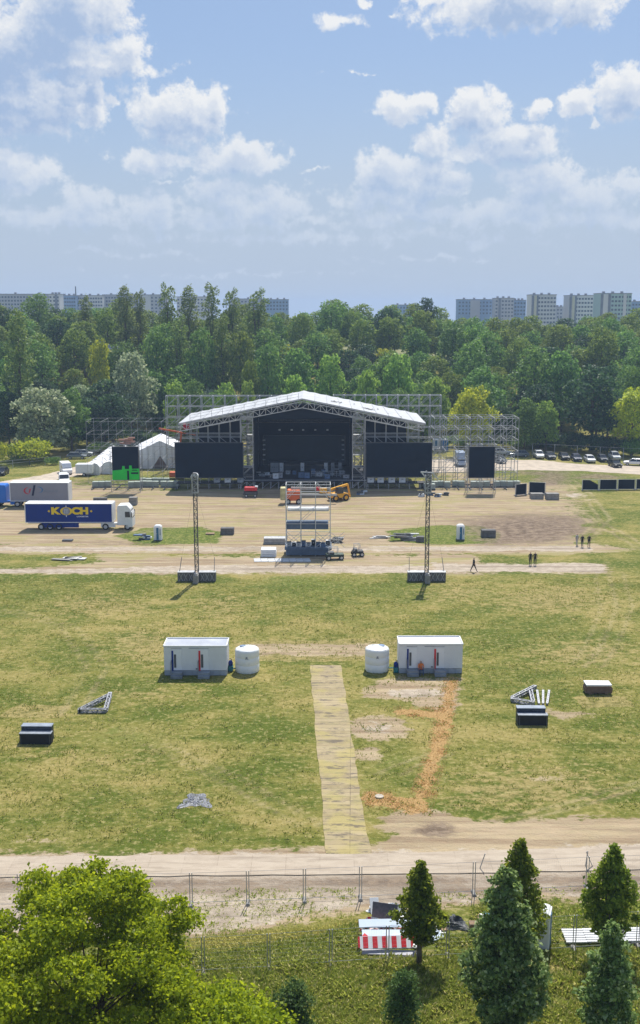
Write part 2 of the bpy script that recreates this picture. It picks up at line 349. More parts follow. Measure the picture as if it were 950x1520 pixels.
me.polygons.foreach_set('use_smooth', np.ones(len(q), bool)); me.update(calc_edges=True)
for k, v in A.items():
    at = me.attributes.new(k, 'FLOAT', 'POINT'); at.data.foreach_set('value', v.astype(np.float32))
m, nt, ns, ln = newmat('ground_soil_and_grass')
out = N(nt, 'ShaderNodeOutputMaterial'); p = N(nt, 'ShaderNodeBsdfPrincipled'); ln.new(p.outputs[0], out.inputs[0])
oc = objcoord(nt)
def attr(n_):
    a = N(nt, 'ShaderNodeAttribute'); a.attribute_name = n_; return a.outputs['Fac']
nb, nm, nf = noise(nt, oc, .035, 5, .6), noise(nt, mapping(nt, oc, (.7, 1.2, 1)), .20, 7, .68), noise(nt, mapping(nt, oc, (.75, 1.1, 1)), 1.1, 8, .75)
nff = noise(nt, oc, 2.2, 6, .72); nst = noise(nt, mapping(nt, oc, (.12, 1.6, 1), rot=(0, 0, .06)), .55, 6, .65)
nst2 = noise(nt, mapping(nt, oc, (1.3, .16, 1), rot=(0, 0, .5)), .5, 5, .6)
def thr(a, wob, lo=.42, hi=.58):       # ragged edge of a region
    v = mth(nt, 'ADD', attr(a), mth(nt, 'MULTIPLY', mth(nt, 'SUBTRACT', mth(nt, 'ADD', mth(nt, 'MULTIPLY', wob, .55), mth(nt, 'MULTIPLY', nf, .45)), .5), 2.8))
    return mth(nt, 'MULTIPLY', sstep(nt, v, lo, hi), sstep(nt, attr(a), .01, .12))
mixn = mth(nt, 'ADD', mth(nt, 'MULTIPLY', nb, .55), mth(nt, 'ADD', mth(nt, 'MULTIPLY', nm, .60), mth(nt, 'MULTIPLY', nf, .30)))   # ~.75 mean
GREEN, OLIVE, YEL, STRW = (.098, .128, .017), (.200, .192, .044), (.31, .255, .085), (.42, .35, .15)
g = mixc(nt, sstep(nt, mixn, .63, .74), GREEN, OLIVE)
g = mixc(nt, sstep(nt, mixn, .72, .82), g, YEL)
lush = mixc(nt, sstep(nt, nf, .35, .68), (.055, .105, .012), (.17, .205, .035))
g = mixc(nt, mth(nt, 'MULTIPLY', thr('lush', nm, .35, .75), .85), g, lush)
dryc = mixc(nt, sstep(nt, nf, .38, .65), (.21, .18, .062), (.40, .31, .13))
g = mixc(nt, mth(nt, 'MULTIPLY', thr('dry', nf, .35, .75), .8), g, dryc)
g = mixc(nt, mth(nt, 'MULTIPLY', sstep(nt, nff, .52, .62), .60), g, STRW)
g = mixc(nt, mth(nt, 'MULTIPLY', sstep(nt, nff, .47, .36), .5), g, (.042, .056, .008))
g = mixc(nt, mth(nt, 'MULTIPLY', sstep(nt, nst2, .60, .68), .12), g, STRW)
dt = mixc(nt, sstep(nt, nst, .38, .62), (.27, .19, .12), (.50, .385, .25))
dt = mixc(nt, mth(nt, 'MULTIPLY', sstep(nt, nf, .35, .7), .5), dt, (.37, .31, .20))
_sy = N(nt, 'ShaderNodeSeparateXYZ'); ln.new(oc, _sy.inputs[0]); N_SEP_Y = _sy.outputs[1]
grs = mth(nt, 'MULTIPLY', sstep(nt, mth(nt, 'ADD', mth(nt, 'MULTIPLY', nst, .5), mth(nt, 'MULTIPLY', nm, .5)), .49, .57), mth(nt, 'MULTIPLY_ADD', sstep(nt, N_SEP_Y, 100, 125), .50, .12))
wvt = N(nt, 'ShaderNodeTexWave'); wvt.wave_profile = 'SAW'; wvt.bands_direction = 'Y'; ln.new(oc, wvt.inputs['Vector']); wvt.inputs['Scale'].default_value = .16; wvt.inputs['Distortion'].default_value = 9; wvt.inputs['Detail'].default_value = 3; wvt.inputs['Detail Scale'].default_value = .25
dt = mixc(nt, grs, dt, (.26, .25, .07))
spo = N(nt, 'ShaderNodeSeparateXYZ'); ln.new(oc, spo.inputs[0]); fary = sstep(nt, spo.outputs[1], 118, 128)
dt = mixc(nt, mth(nt, 'MULTIPLY', mth(nt, 'MULTIPLY', sstep(nt, wvt.outputs['Fac'], .80, .97), .40), fary), dt, (.19, .14, .095))
dt = mixc(nt, mth(nt, 'MULTIPLY', mth(nt, 'MULTIPLY', sstep(nt, wvt.outputs['Fac'], .30, .12), .35), fary), dt, (.50, .41, .28))
sa = mixc(nt, sstep(nt, nf, .30, .70), (.33, .265, .20), (.56, .475, .37))
sa = mixc(nt, mth(nt, 'MULTIPLY', sstep(nt, nst, .52, .36), .6), sa, (.22, .175, .13))
dt = mixc(nt, thr('sand', nm), dt, sa)
pl = mixc(nt, sstep(nt, nf, .40, .60), (.115, .080, .058), (.29, .22, .155))
dt = mixc(nt, mth(nt, 'MULTIPLY', thr('plough', nf, .3, .7), .85), dt, pl)
c = mixc(nt, thr('dirt', nm), g, dt)
c = mixc(nt, mth(nt, 'MULTIPLY', thr('plough', nm, .3, .7), .7), c, pl)
stc = mixc(nt, sstep(nt, noise(nt, mapping(nt, oc, (1, 2.2, 1), rot=(0, 0, .5)), 6.0, 6, .8), .42, .58), (.26, .15, .055), (.58, .37, .165))
c = mixc(nt, mth(nt, 'MULTIPLY', attr('track'), sstep(nt, nf, .36, .52)), c, mixc(nt, sstep(nt, nm, .42, .55), (.22, .16, .10), (.44, .36, .20)))
c = mixc(nt, mth(nt, 'MULTIPLY', thr('straw', nf, .40, .60), .92), c, stc)
ln.new(c, p.inputs['Base Color']); p.inputs['Roughness'].default_value = .95; p.inputs['Specular IOR Level'].default_value = .1
b = N(nt, 'ShaderNodeBump'); b.inputs['Strength'].default_value = .8; b.inputs['Distance'].default_value = .22
hh = mth(nt, 'ADD', nf, mth(nt, 'MULTIPLY', noise(nt, oc, 4.0, 5, .7), .6)); ln.new(hh, b.inputs['Height']); ln.new(b.outputs[0], p.inputs['Normal'])
me.materials.append(m)
ground = link('ground', me); tag(ground, 'worn meadow of green and straw coloured grass with bare tan tracks', 'ground', None, 'structure')
# roads and mats
def sheet(name, pts, z, m_, label, cat, jit=0.0, seg=1.5, kind='structure'):
    rng = random.Random(len(name)); o = []
    for i in range(len(pts)):
        a, b_ = Vector(pts[i-1]), Vector(pts[i]); n = max(1, int((b_-a).length/seg))
        for k in range(n):
            q_ = a.lerp(b_, k/n); o.append((q_.x+rng.uniform(-jit, jit), q_.y+rng.uniform(-jit, jit), 0))
    bm = bmesh.new(); vs = [bm.verts.new(v) for v in o]; f_ = bm.faces.new(vs)
    if f_.normal.z < 0: f_.normal_flip()
    bmesh.ops.triangulate(bm, faces=bm.faces[:]); m2 = bpy.data.meshes.new(name); bm.to_mesh(m2); bm.free()
    m2.materials.append(m_); ob = link(name, m2, None, (0, 0, z)); return tag(ob, label, cat, None, kind)
mroad = mat('gravel', (.50, .42, .33), .95, 0, .22, .5, .4)
sheet('gravel_road', [G(*q_) for q_ in [(-60, 742), (-60, 724), (60, 706), (110, 694), (150, 679), (200, 668), (262, 664), (262, 672), (205, 682), (160, 697), (100, 709), (20, 728)]], .03, mroad, 'pale gravel road curving in from the left edge past the tents', 'road', .25)
sheet('gravel_road', [G(*q_) for q_ in [(636, 683), (700, 679), (745, 683), (800, 683), (860, 689), (940, 692), (1010, 697), (1010, 707), (940, 704), (860, 699), (780, 698), (636, 702)]], .03, mroad, 'wide pale gravel road in front of the row of parked cars', 'road', .3)
# panelled track of ground plates
def joints(name, c1, c2, cj, pw, ph, rot=0.0, sc=1.5):
    m_, n_, _, l_ = newmat(name); o_ = N(n_, 'ShaderNodeOutputMaterial'); q_ = N(n_, 'ShaderNodeBsdfPrincipled'); l_.new(q_.outputs[0], o_.inputs[0])
    o2 = objcoord(n_); br = N(n_, 'ShaderNodeTexBrick'); l_.new(mapping(n_, o2, (1, 1, 1), rot=(0, 0, rot)), br.inputs['Vector'])
    br.offset = 0; br.inputs['Scale'].default_value = 1; br.inputs['Brick Width'].default_value = pw; br.inputs['Row Height'].default_value = ph
    br.inputs['Mortar Size'].default_value = .035; br.inputs['Mortar Smooth'].default_value = .5
    br.inputs['Color1'].default_value = (*c1, 1); br.inputs['Color2'].default_value = (*c2, 1); br.inputs['Mortar'].default_value = (*cj, 1)
    f_ = noise(n_, o2, sc, 7, .7); c_ = mixc(n_, mth(n_, 'MULTIPLY', sstep(n_, f_, .35, .68), .6), br.outputs['Color'], c2)
    f2 = noise(n_, mapping(n_, o2, (.5, 1.5, 1)), 1.1, 8, .75)
    return m_, n_, l_, q_, c_, o2, f2
m_, n_, l_, q_, c_, o2, f2 = joints('ground_plates', (.37, .30, .225), (.43, .355, .27), (.30, .24, .18), 2.07, 2.6)
c_ = mixc(n_, sstep(n_, f2, .46, .58, 0, .8), c_, (.46, .385, .295)); c_ = mixc(n_, sstep(n_, noise(n_, mapping(n_, o2, (.15, 1.6, 1)), .9, 6, .7), .50, .62, 0, .6), c_, (.24, .19, .14)); l_.new(c_, q_.inputs['Base Color']); q_.inputs['Roughness'].default_value = .9
sheet('plate_path', [G(*q2) for q2 in [(-60, 1304), (-60, 1273), (300, 1270), (560, 1268), (760, 1262), (1010, 1256), (1010, 1290), (760, 1296), (480, 1299)]], .05, m_, 'sandy track of jointed ground plates along the lower fence', 'path', .06)
m_, n_, l_, q_, c_, o2, f2 = joints('worn_mat_lane', (.26, .205, .105), (.41, .325, .19), (.11, .085, .055), 3.6, .62, 0.03)
f3 = noise(n_, o2, .33, 3, .5); c_ = mixc(n_, sstep(n_, f3, .46, .62, 0, .6), c_, (.40, .33, .105))
c_ = mixc(n_, sstep(n_, f2, .52, .60, 0, .8), c_, (.11, .09, .07)); l_.new(c_, q_.inputs['Base Color']); q_.inputs['Roughness'].default_value = .95
f4 = noise(n_, mapping(n_, o2, (.5, 2.4, 1)), 1.1, 7, .75); c_ = mixc(n_, sstep(n_, f4, .5, .66, 0, .55), c_, (.25, .24, .09)); l_.new(c_, q_.inputs['Base Color'])
sheet('walkway', [G(*q2) for q2 in [(484, 1270), (551, 1270), (545, 1236), (535, 1180), (520, 1080), (507, 988), (460, 988), (468, 1080), (478, 1180)]], .04, m_, 'yellowed walkway strip with plank prints crossing the meadow', 'path', .07, 1.0)
# ------------------------------------------------------------------ foliage
def leafmat(name, lo, hi, tip=None, trans=.35, objvar=.12):
    m, nt, ns, ln = newmat(name)
    out = N(nt, 'ShaderNodeOutputMaterial')
    ge = N(nt, 'ShaderNodeNewGeometry'); oi = N(nt, 'ShaderNodeObjectInfo')
    f = mth(nt, 'ADD', mth(nt, 'MULTIPLY', ge.outputs['Random Per Island'], .6), mth(nt, 'MULTIPLY', noise(nt, objcoord(nt), .45, 3, .6), .5))
    c = mixc(nt, sstep(nt, f, .15, .85), lo, hi)
    if tip: c = mixc(nt, mth(nt, 'MULTIPLY', sstep(nt, ge.outputs['Random Per Island'], .82, .9), .8), c, tip)
    hs = N(nt, 'ShaderNodeHueSaturation')
    ln.new(mth(nt, 'MULTIPLY_ADD', oi.outputs['Random'], .022, .492), hs.inputs['Hue'])
    ln.new(mth(nt, 'MULTIPLY_ADD', oi.outputs['Random'], objvar*2, 1-objvar), hs.inputs['Value']); ln.new(c, hs.inputs['Color'])
    p = N(nt, 'ShaderNodeBsdfPrincipled'); p.inputs['Roughness'].default_value = .55; p.inputs['Specular IOR Level'].default_value = .2
    t = N(nt, 'ShaderNodeBsdfTranslucent'); mx = N(nt, 'ShaderNodeMixShader'); mx.inputs[0].default_value = trans
    ln.new(hs.outputs[0], p.inputs['Base Color']); 
    tcn = N(nt, 'ShaderNodeHueSaturation'); tcn.inputs['Value'].default_value = 1.5; tcn.inputs['Hue'].default_value = .485; ln.new(hs.outputs[0], tcn.inputs['Color']); ln.new(tcn.outputs[0], t.inputs['Color'])
    ln.new(p.outputs[0], mx.inputs[1]); ln.new(t.outputs[0], mx.inputs[2]); ln.new(mx.outputs[0], out.inputs[0])
    return m
bark = mat('bark', (.13, .105, .08), .9, 0, .35, 3, .5)
def leaves_mesh(name, seed, lobes, n, size, material, spread=.75, inner=.25, asp=.7, minz=None, loose=.10):
    g = np.random.default_rng(seed); L = np.array(lobes, float)
    area = (L[:, 3]*L[:, 4]+L[:, 3]*L[:, 5]+L[:, 4]*L[:, 5]); k = g.choice(len(L), n, p=area/area.sum())
    d = g.normal(size=(n, 3)); d /= np.linalg.norm(d, axis=1)[:, None]
    d[:, 2] = np.where(d[:, 2] < -.35, -d[:, 2]*g.random(n), d[:, 2]); d /= np.linalg.norm(d, axis=1)[:, None]
    r = np.where(g.random(n) < inner, g.random(n)**.5, 1+g.normal(size=n)*loose)
    # ragged surface: radius wobbles with direction
    wob = 1+.13*np.sin(d[:, 0]*7+k*1.7)*np.sin(d[:, 1]*6+k*2.3)+.10*np.sin(d[:, 2]*11+k)
    c = L[k, :3]+d*L[k, 3:6]*(r*wob)[:, None]
    # drop most points sunk deep inside other lobes
    keep = np.ones(n, bool)
    for l in L:
        e = np.sum(((c-l[:3])/l[3:6])**2, 1); keep &= ~((e < .45) & (g.random(n) < .75))
    if minz is not None: keep &= c[:, 2] > minz
    c, d = c[keep], d[keep]; n = len(c)
    nn = d*(1-spread)+g.normal(size=(n, 3))*spread*.6+np.array([0, 0, .25]); nn /= np.linalg.norm(nn, axis=1)[:, None]
    a = np.cross(nn, g.normal(size=(n, 3))); a /= np.linalg.norm(a, axis=1)[:, None]; b = np.cross(nn, a)
    s = size*(.6+.8*g.random(n))[:, None]/2
    v = np.empty((n, 4, 3)); v[:, 0] = c-a*s; v[:, 2] = c+a*s; v[:, 1] = c-b*s*asp+nn*s*.25; v[:, 3] = c+b*s*asp+nn*s*.25
    me = bpy.data.meshes.new(name); me.vertices.add(n*4); me.vertices.foreach_set('co', v.ravel())
    me.loops.add(n*4); me.loops.foreach_set('vertex_index', np.arange(n*4, dtype=np.int32))
    me.polygons.add(n); me.polygons.foreach_set('loop_start', np.arange(0, n*4, 4, dtype=np.int32)); me.update(calc_edges=True)
    me.materials.append(material); return me
def trunk_mesh(name, Ht, rad, rng, lobes, nl=6, lean=.03):
    b = MB(); pts = [(0, 0, -.4)]; 
    for i in range(1, 7):
        t = i/6; pts.append((rng.uniform(-1, 1)*lean*Ht*t, rng.uniform(-1, 1)*lean*Ht*t, Ht*t))
    b.tube(pts, [rad*1.25]+[rad*(1-.8*i/6) for i in range(1, 7)], 8)
    for l in rng.sample(lobes, min(nl, len(lobes))):
        k = rng.randint(1, 4); s = Vector(pts[k]); e = Vector(l[:3]); mid = s.lerp(e, .5)+Vector((0, 0, -.04*Ht))
        b.tube([s, mid, e], [rad*.45, rad*.28, rad*.1], 6)
    return b.mesh(name, bark, True)
def broad(rng, Ht, Rd, base=.28, n=18, lr=.42, top=.5):
    o = []; ch = Ht*(1-base)
    for i in range(n):
        t = (i+.5)/n; z = Ht*base+ch*(.12+.78*t); prof = math.sin(math.pi*min(1, (t*.78+.18)))**.7
        a = i*2.399+rng.uniform(-.4, .4); rr = Rd*prof*rng.uniform(.35, .78)
        q = Rd*lr*rng.uniform(.75, 1.2)*(1-.3*t); o.append((rr*math.cos(a), rr*math.sin(a), z, q, q, q*rng.uniform(.65, .9)))
    o.append((0, 0, Ht*(base+.45*(1-base)), Rd*.55, Rd*.55, ch*.4)); return o
def column(rng, Ht, Rd, base=.12, n=16):
    o = []
    for i in range(n):
        t = (i+.5)/n; z = Ht*(base+(1-base)*t*.97); pr = Rd*max(math.sin(math.pi*(.25+.62*t)), .12)**.7
        a = i*2.399+rng.uniform(-.5, .5); q = max(pr*rng.uniform(.38, .62), .5); rr = pr*rng.uniform(.3, .75); o.append((rr*math.cos(a), rr*math.sin(a), z, q, q, Ht/n*rng.uniform(1.2, 2.0)))
    return o
def cone(rng, Ht, Rd, base=.15, n=84, pw=1.0, mu=1.6):
    o = []
    for i in range(n):
        t = (i/n)**.9; z = Ht*(base+(1-base)*t*.97); pr = Rd*min(1, mu*(1-t)**pw+.02)*min(1, .60+t*2.4)
        a = i*2.399+rng.uniform(-.5, .5); q = Rd*(.20*(1-t)+.13)*rng.uniform(.6, 1.4); rr = pr*rng.uniform(.45, 1.08); o.append((rr*math.cos(a), rr*math.sin(a), z, q, q, q*.75))
    o.append((0, 0, Ht*.45, Rd*.45, Rd*.45, Ht*.3)); return o
def ovoid(rng, Ht, Rd, base=.12, n=130, top=.7, wide=.34, q0=.19):
    o = []
    for i in range(n):
        t = (i+.5)/n; z = Ht*(base+(1-base)*t*.985); r = (max(t, .02)/wide)**.55 if t < wide else ((1-t)/(1-wide))**top
        a = i*2.399+rng.uniform(-.6, .6); q = Rd*q0*rng.uniform(.65, 1.45)*(.55+.45*r); rr = max(0, Rd*r*(rng.random()**.45)*rng.uniform(.9, 1.16)-q*.45)
        o.append((rr*math.cos(a), rr*math.sin(a), z+q*.1, q, q, q*rng.uniform(.6, .95)))
    return o
LM = {
 'feather': leafmat('leaf_feathery', (0.068, 0.129, 0.018), (0.257, 0.340, 0.058)),
 'mid': leafmat('leaf_mid', (0.052, 0.129, 0.026), (0.189, 0.325, 0.064)),
 'dark': leafmat('leaf_dark', (.018, .050, .020), (.070, .135, .045)),
 'willow': leafmat('leaf_willow', (0.129, 0.196, 0.096), (0.438, 0.513, 0.282), (0.604, 0.649, 0.410)),
 'yellow': leafmat('leaf_yellow', (0.182, 0.257, 0.015), (0.544, 0.589, 0.045)),
 'light': leafmat('leaf_light', (0.106, 0.211, 0.028), (0.333, 0.484, 0.083)),
 'poplar': leafmat('leaf_poplar', (0.068, 0.129, 0.028), (0.257, 0.325, 0.077)),
 'lime': leafmat('leaf_lime', (.12, .18, .006), (.38, .46, .018), None, .5),
 'hornbeam': leafmat('leaf_hornbeam', (.075, .130, .014), (.27, .33, .034), None, .5),
 'maple': leafmat('leaf_maple', (.068, .135, .034), (.25, .35, .10), (.40, .48, .26), .38),
 'shrub': leafmat('leaf_shrub', (.040, .095, .022), (.13, .215, .055)),
 'vine': leafmat('leaf_vine', (0.129, 0.227, 0.058), (0.362, 0.484, 0.154)),
}
GRP = {
 'feather': ('acacia_tree', 'feathery olive green tree high in the wood behind the stage', 'tree', 'feathery trees of the hillside wood'),
 'mid': ('leafy_tree', 'rounded mid green broadleaf tree in the wood behind the stage', 'tree', 'mid green trees of the hillside wood'),
 'dark': ('oak_tree', 'dark blue green dense tree in the wood behind the stage', 'tree', 'dark trees of the hillside wood'),
 'willow': ('willow_tree', 'silvery grey green tree among darker trees of the wood', 'tree', 'silvery trees of the wood'),
 'yellow': ('maple_tree', 'bright yellow green tree among darker trees of the wood', 'tree', 'yellow green trees of the wood'),
 'light': ('young_maple_tree', 'light green tree among darker trees of the wood', 'tree', 'light green trees of the wood'),
 'poplar': ('poplar_tree', 'tall narrow poplar rising above the wood against the sky', 'tree', 'tall poplars above the wood'),
}
protos = {}
def proto(kind, Ht, Rd, nleaf, size, seed, form='broad', **kw):
    rng = random.Random(seed)
    lob = broad(rng, Ht, Rd, **kw) if form == 'broad' else column(rng, Ht, Rd, **kw) if form == 'column' else cone(rng, Ht, Rd, **kw)
    cm = leaves_mesh("crown", seed, lob, nleaf, size, LM[kind]); tm = trunk_mesh('trunk', Ht*.8, Ht*.016+.06, rng, lob)
    protos.setdefault(kind, []).append((cm, tm, Ht, Rd))
for i in range(3): proto('feather', 15+i*1.5, 5.4+i*.3, 5200, .50, 11+i, n=24, lr=.34, base=.25)
for i in range(4): proto('mid', 15+i*1.3, 5.0+i*.4, 4600, .58, 21+i, n=17+i, lr=.44, base=.15)
for i in range(2): proto('dark', 15+i*2, 5.6+i*.4, 5200, .55, 31+i, n=20, lr=.40, base=.10)
for i in range(2): proto('willow', 12+i, 5.4, 5200, .52, 41+i, n=24, lr=.33, base=.06)
for i in range(2): proto('yellow', 10+i*2, 4.4, 4200, .50, 51+i, n=18, lr=.38, base=.12)
for i in range(2): proto('light', 11+i*2, 4.6, 4400, .50, 56+i, n=18, lr=.38, base=.1)
for i in range(3): proto('poplar', 27, 3.4, 5600, .48, 61+i, 'column', n=30)
def tree(kind, x, y, s=1.0, sz=1.0, label=None, v=None, name=None, group='', rng=random, sub=0.0):
    ps = protos[kind]; cm, tm, Ht, Rd = ps[(v if v is not None else rng.randrange(len(ps))) % len(ps)]
    nm, lb, ct, gr = GRP[kind]
    if group != '': gr = group
    t = thing(name or nm, label or lb, ct, (x, y, terr(x, y)-sub), rng.uniform(0, 6.28), gr)
    t.scale = (s, s, s*sz)
    link('crown', cm, t); link('trunk', tm, t); return t
rng = random.Random(5)
# particular trees the photo shows (px centre, px top, ground distance, crown half width px)
HERO = [('poplar', 33, 462, 262, 24, 'broad columnar poplar at the left edge, darker and fuller than its neighbours'),
 ('willow', 62, 570, 246, 50, 'large silvery grey tree standing above the bushes left of the trucks road'),
 ('mid', 105, 572, 252, 26, 'rounded green tree touching the large silvery tree on its right side'),
 ('willow', 195, 515, 270, 40, 'tall dull silver tree against the dark wood left of the stage'),
 ('dark', 155, 560, 268, 34, 'deep green shaded tree between the two silvery trees'),
 ('yellow', 150, 500, 290, 20, 'small bright yellow green crown high in the left wood'),
 ('light', 438, 552, 262, 26, None), ('light', 338, 564, 258, 22, None), ('light', 262, 560, 258, 24, None), ('mid', 290, 560, 260, 24, None),
 ('light', 368, 560, 256, 18, None), ('light', 545, 545, 262, 26, None), ('light', 490, 520, 272, 30, None), ('light', 590, 520, 275, 30, None),
 ('mid', 235, 484, 286, 26, None), ('poplar', 268, 470, 288, 18, None), ('mid', 300, 482, 286, 28, None), ('poplar', 330, 472, 288, 18, None), ('feather', 358, 486, 286, 28, None),
 ('mid', 398, 505, 272, 30, None), ('feather', 372, 530, 266, 18, None), ('mid', 440, 516, 276, 30, None),
 ('yellow', 700, 572, 246, 34, 'yellow green tree just above the right hand scaffold'),
 ('light', 645, 556, 262, 30, None), ('mid', 780, 590, 250, 22, 'pale leafy young tree behind the parked cars, left of the big dark oak'),
 ('dark', 748, 600, 252, 22, 'dark conical tree behind the end of the right scaffold'),
 ('dark', 880, 535, 256, 48, 'huge dark round oak standing over the parked cars'),
 ('yellow', 940, 572, 247, 34, 'yellow topped tree at the right edge beside the big dark oak'),
 ('light', 812, 592, 252, 22, None), ('mid', 940, 540, 262, 26, None), ('mid', 830, 520, 272, 34, None), ('mid', 712, 540, 268, 34, None),
 ('poplar', 190, 427, 318, 18, None), ('poplar', 253, 423, 312, 17, None), ('poplar', 283, 427, 316, 19, None), ('poplar', 318, 425, 310, 17, None), ('poplar', 345, 431, 316, 17, None),
 ('poplar', 384, 431, 312, 21, None), ('poplar', 210, 432, 326, 13, None), ('poplar', 132, 440, 322, 13, None), ('dark', 632, 438, 352, 17, 'single dark round tree sticking up above the wood against the sky')]
placed = []
for kind, px, pt, Y, hw, lb in HERO:
    k = random.Random(px); i = k.randrange(2) % len(protos[kind]); cm, tm, Ht, Rd = protos[kind][i]
    x = xd(px, Y, 8); g_ = terr(x, Y); top = zd(pt, Y)-g_; rad = hw/(F/Y); s = rad/Rd*1.05; sz = top/(Ht*s)
    grp_ = None if lb else GRP[kind][3]
    tree(kind, x, Y, s, max(sz, .5), lb, i, group=grp_, rng=k); placed.append((x, Y, rad))
# the wood on the slope, row by row
y = 258.0; row = 0; cnt = 0
while y < 410:
    hwid = 475/F*y+9; x = -hwid+rng.uniform(0, 5)
    while x < hwid:
        X_, Y_ = x+rng.uniform(-1.8, 1.8), y+rng.uniform(-3, 3)
        if Y_ > 374 and X_ < 22: x += 6; continue
        if all((X_-a)**2+(Y_-b)**2 > (r*.75+2.2)**2 for a, b, r in placed):
            t = (y-258)/110; u = rng.random()
            left = X_ < -5
            if t < .25: kind = 'dark' if u < .35 else 'mid' if u < .8 else 'feather' if u < .93 else 'willow'
            elif t < .5: kind = 'mid' if u < .45 else 'dark' if u < .65 else 'feather' if u < .95 else 'yellow'
            else: kind = 'feather' if u < .60 else 'mid' if u < .86 else 'dark' if u < .985 else 'yellow'
            s = rng.uniform(.82, 1.12)*(1 if kind != 'yellow' else .8)
            if t < .15: s *= .85
            if kind == 'poplar': s = .9
            tree(kind, X_, Y_, s, rng.uniform(.9, 1.12)*(1.0 if t < .75 else .92), rng=rng); cnt += 1; placed.append((X_, Y_, 3.6))
        x += rng.uniform(7.5, 10.0)
    y += 11.0 if row < 2 else 12.0; row += 1
# bushes at the wood's edge
def bushproto(kind, Rd, Hh, n, size, seed):
    r_ = random.Random(seed); lob = []
    for i in range(12):
        a = i*2.399; q = Rd*r_.uniform(.32, .5); rr = Rd*r_.uniform(.1, .7); lob.append((rr*math.cos(a), rr*math.sin(a), Hh*r_.uniform(.3, .75), q, q, Hh*r_.uniform(.25, .4)))
    return leaves_mesh('bush', seed, lob, n, size, LM[kind], minz=-.1)
BP = {k: bushproto(k, 4.0, 3.6, 3000, .42, 70+i) for i, k in enumerate(('yellow', 'mid', 'willow', 'vine', 'dark'))}
def bush(kind, px, py, rpx, hpx, label=None, name='bush'):
    x, Y = G(px, py); sc_ = F/Y; me_ = BP[kind]; o = link(name, me_, None, (x, Y, terr(x, Y)-.1), random.Random(px).uniform(0, 6))
    o.scale = (rpx/sc_/4.0, rpx/sc_/4.0, hpx/sc_/3.6)
    lab = {'yellow': 'yellow green rounded bush at the foot of the wood', 'mid': 'mid green bush at the foot of the wood', 'willow': 'grey green bush at the foot of the wood', 'vine': 'pale vine covered bush behind the scaffold', 'dark': 'dark low bush at the foot of the wood'}[kind]
    return tag(o, label or lab, 'bush', None if label else kind+' bushes at the foot of the wood')
bush('yellow', 48, 687, 36, 34, 'broad yellow green bush beside the gravel road at the left'); bush('yellow', 0, 690, 16, 30)
for a in [('mid', 20, 684, 14, 26), ('willow', 95, 668, 26, 34), ('mid', 122, 662, 24, 38), ('willow', 150, 655, 26, 36), ('dark', 172, 650, 22, 30), ('vine', 190, 658, 24, 22), ('willow', 215, 645, 30, 48),
          ('mid', 240, 652, 22, 30), ('vine', 150, 672, 24, 18), ('mid', 80, 690, 12, 12), ('vine', 225, 660, 22, 20), ('dark', 205, 664, 16, 16),
          ('vine', 672, 664, 22, 20), ('vine', 700, 666, 24, 22), ('vine', 728, 664, 24, 24), ('vine', 756, 664, 24, 24), ('vine', 780, 666, 20, 20), ('willow', 660, 640, 24, 30), ('willow', 636, 640, 18, 30), ('dark', 820, 668, 26, 22), ('dark', 850, 670, 24, 26),
          ('dark', 880, 674, 26, 26), ('dark', 912, 676, 26, 24), ('mid', 940, 678, 22, 26), ('dark', 800, 664, 16, 22), ('mid', 70, 660, 20, 20)]:
    bush(*a)
# ------------------------------------------------------------------ near trees
def near_tree(name, label, kind, px, pbase, ptop, hw, nleaf, size, form, seed, cat='tree', Y=None, base=.16, **kw):
    r_ = random.Random(seed); Y = Y or gd(pbase); x = xd(px, Y, 2); Ht = zd(ptop, Y); Rd = hw/(F/(Y*math.cos(TH)+(H-Ht/2)*math.sin(TH)))
    lob = (ovoid(r_, Ht, Rd, base, **kw) if form == 'cone' else broad(r_, Ht, Rd, base, **kw))
    t = thing(name, label, cat, (x, Y, 0), 0)
    link("crown", leaves_mesh("crown", seed, lob, nleaf, size, LM[kind], .85, .2, loose=.34), t)
    link('trunk', trunk_mesh('trunk', Ht*.85, .045*Ht**.6+.02, r_, lob, 12, .012), t); return t
near_tree('hornbeam_tree', 'small conical green tree with a bare stem beside the red and white barrier', 'hornbeam', 623, 1432, 1280, 39, 10500, .18, 'cone', 101, base=.20)
near_tree('hornbeam_tree', 'conical olive green tree partly hidden behind the largest blue green maple', 'hornbeam', 768, 1436, 1248, 43, 11000, .18, 'cone', 102)
near_tree('hornbeam_tree', 'conical green tree behind the white boards at the right edge', 'hornbeam', 906, 1424, 1256, 44, 12500, .18, 'cone', 103, base=.16)
near_tree('maple_tree', 'largest blue green young tree in front of the portable toilet', 'maple', 745, 1545, 1290, 62, 24000, .21, 'cone', 104, base=.02, n=190, top=.52, wide=.30, q0=.17)
near_tree('maple_tree', 'pale tipped young green tree in the lower right corner', 'maple', 903, 1560, 1372, 47, 13000, .19, 'cone', 105, base=.02, n=130, top=.55, wide=.3)
near_tree('round_shrub', 'dark round shrub in the weeds below the conical tree', 'shrub', 597, 1530, 1440, 29, 5200, .13, 'broad', 106, 'shrub', base=.02, n=14, lr=.45)
near_tree('round_shrub', 'dark round shrub in the weeds near the big bright tree', 'shrub', 437, 1536, 1458, 31, 5200, .13, 'broad', 107, 'shrub', base=.02, n=14, lr=.45)
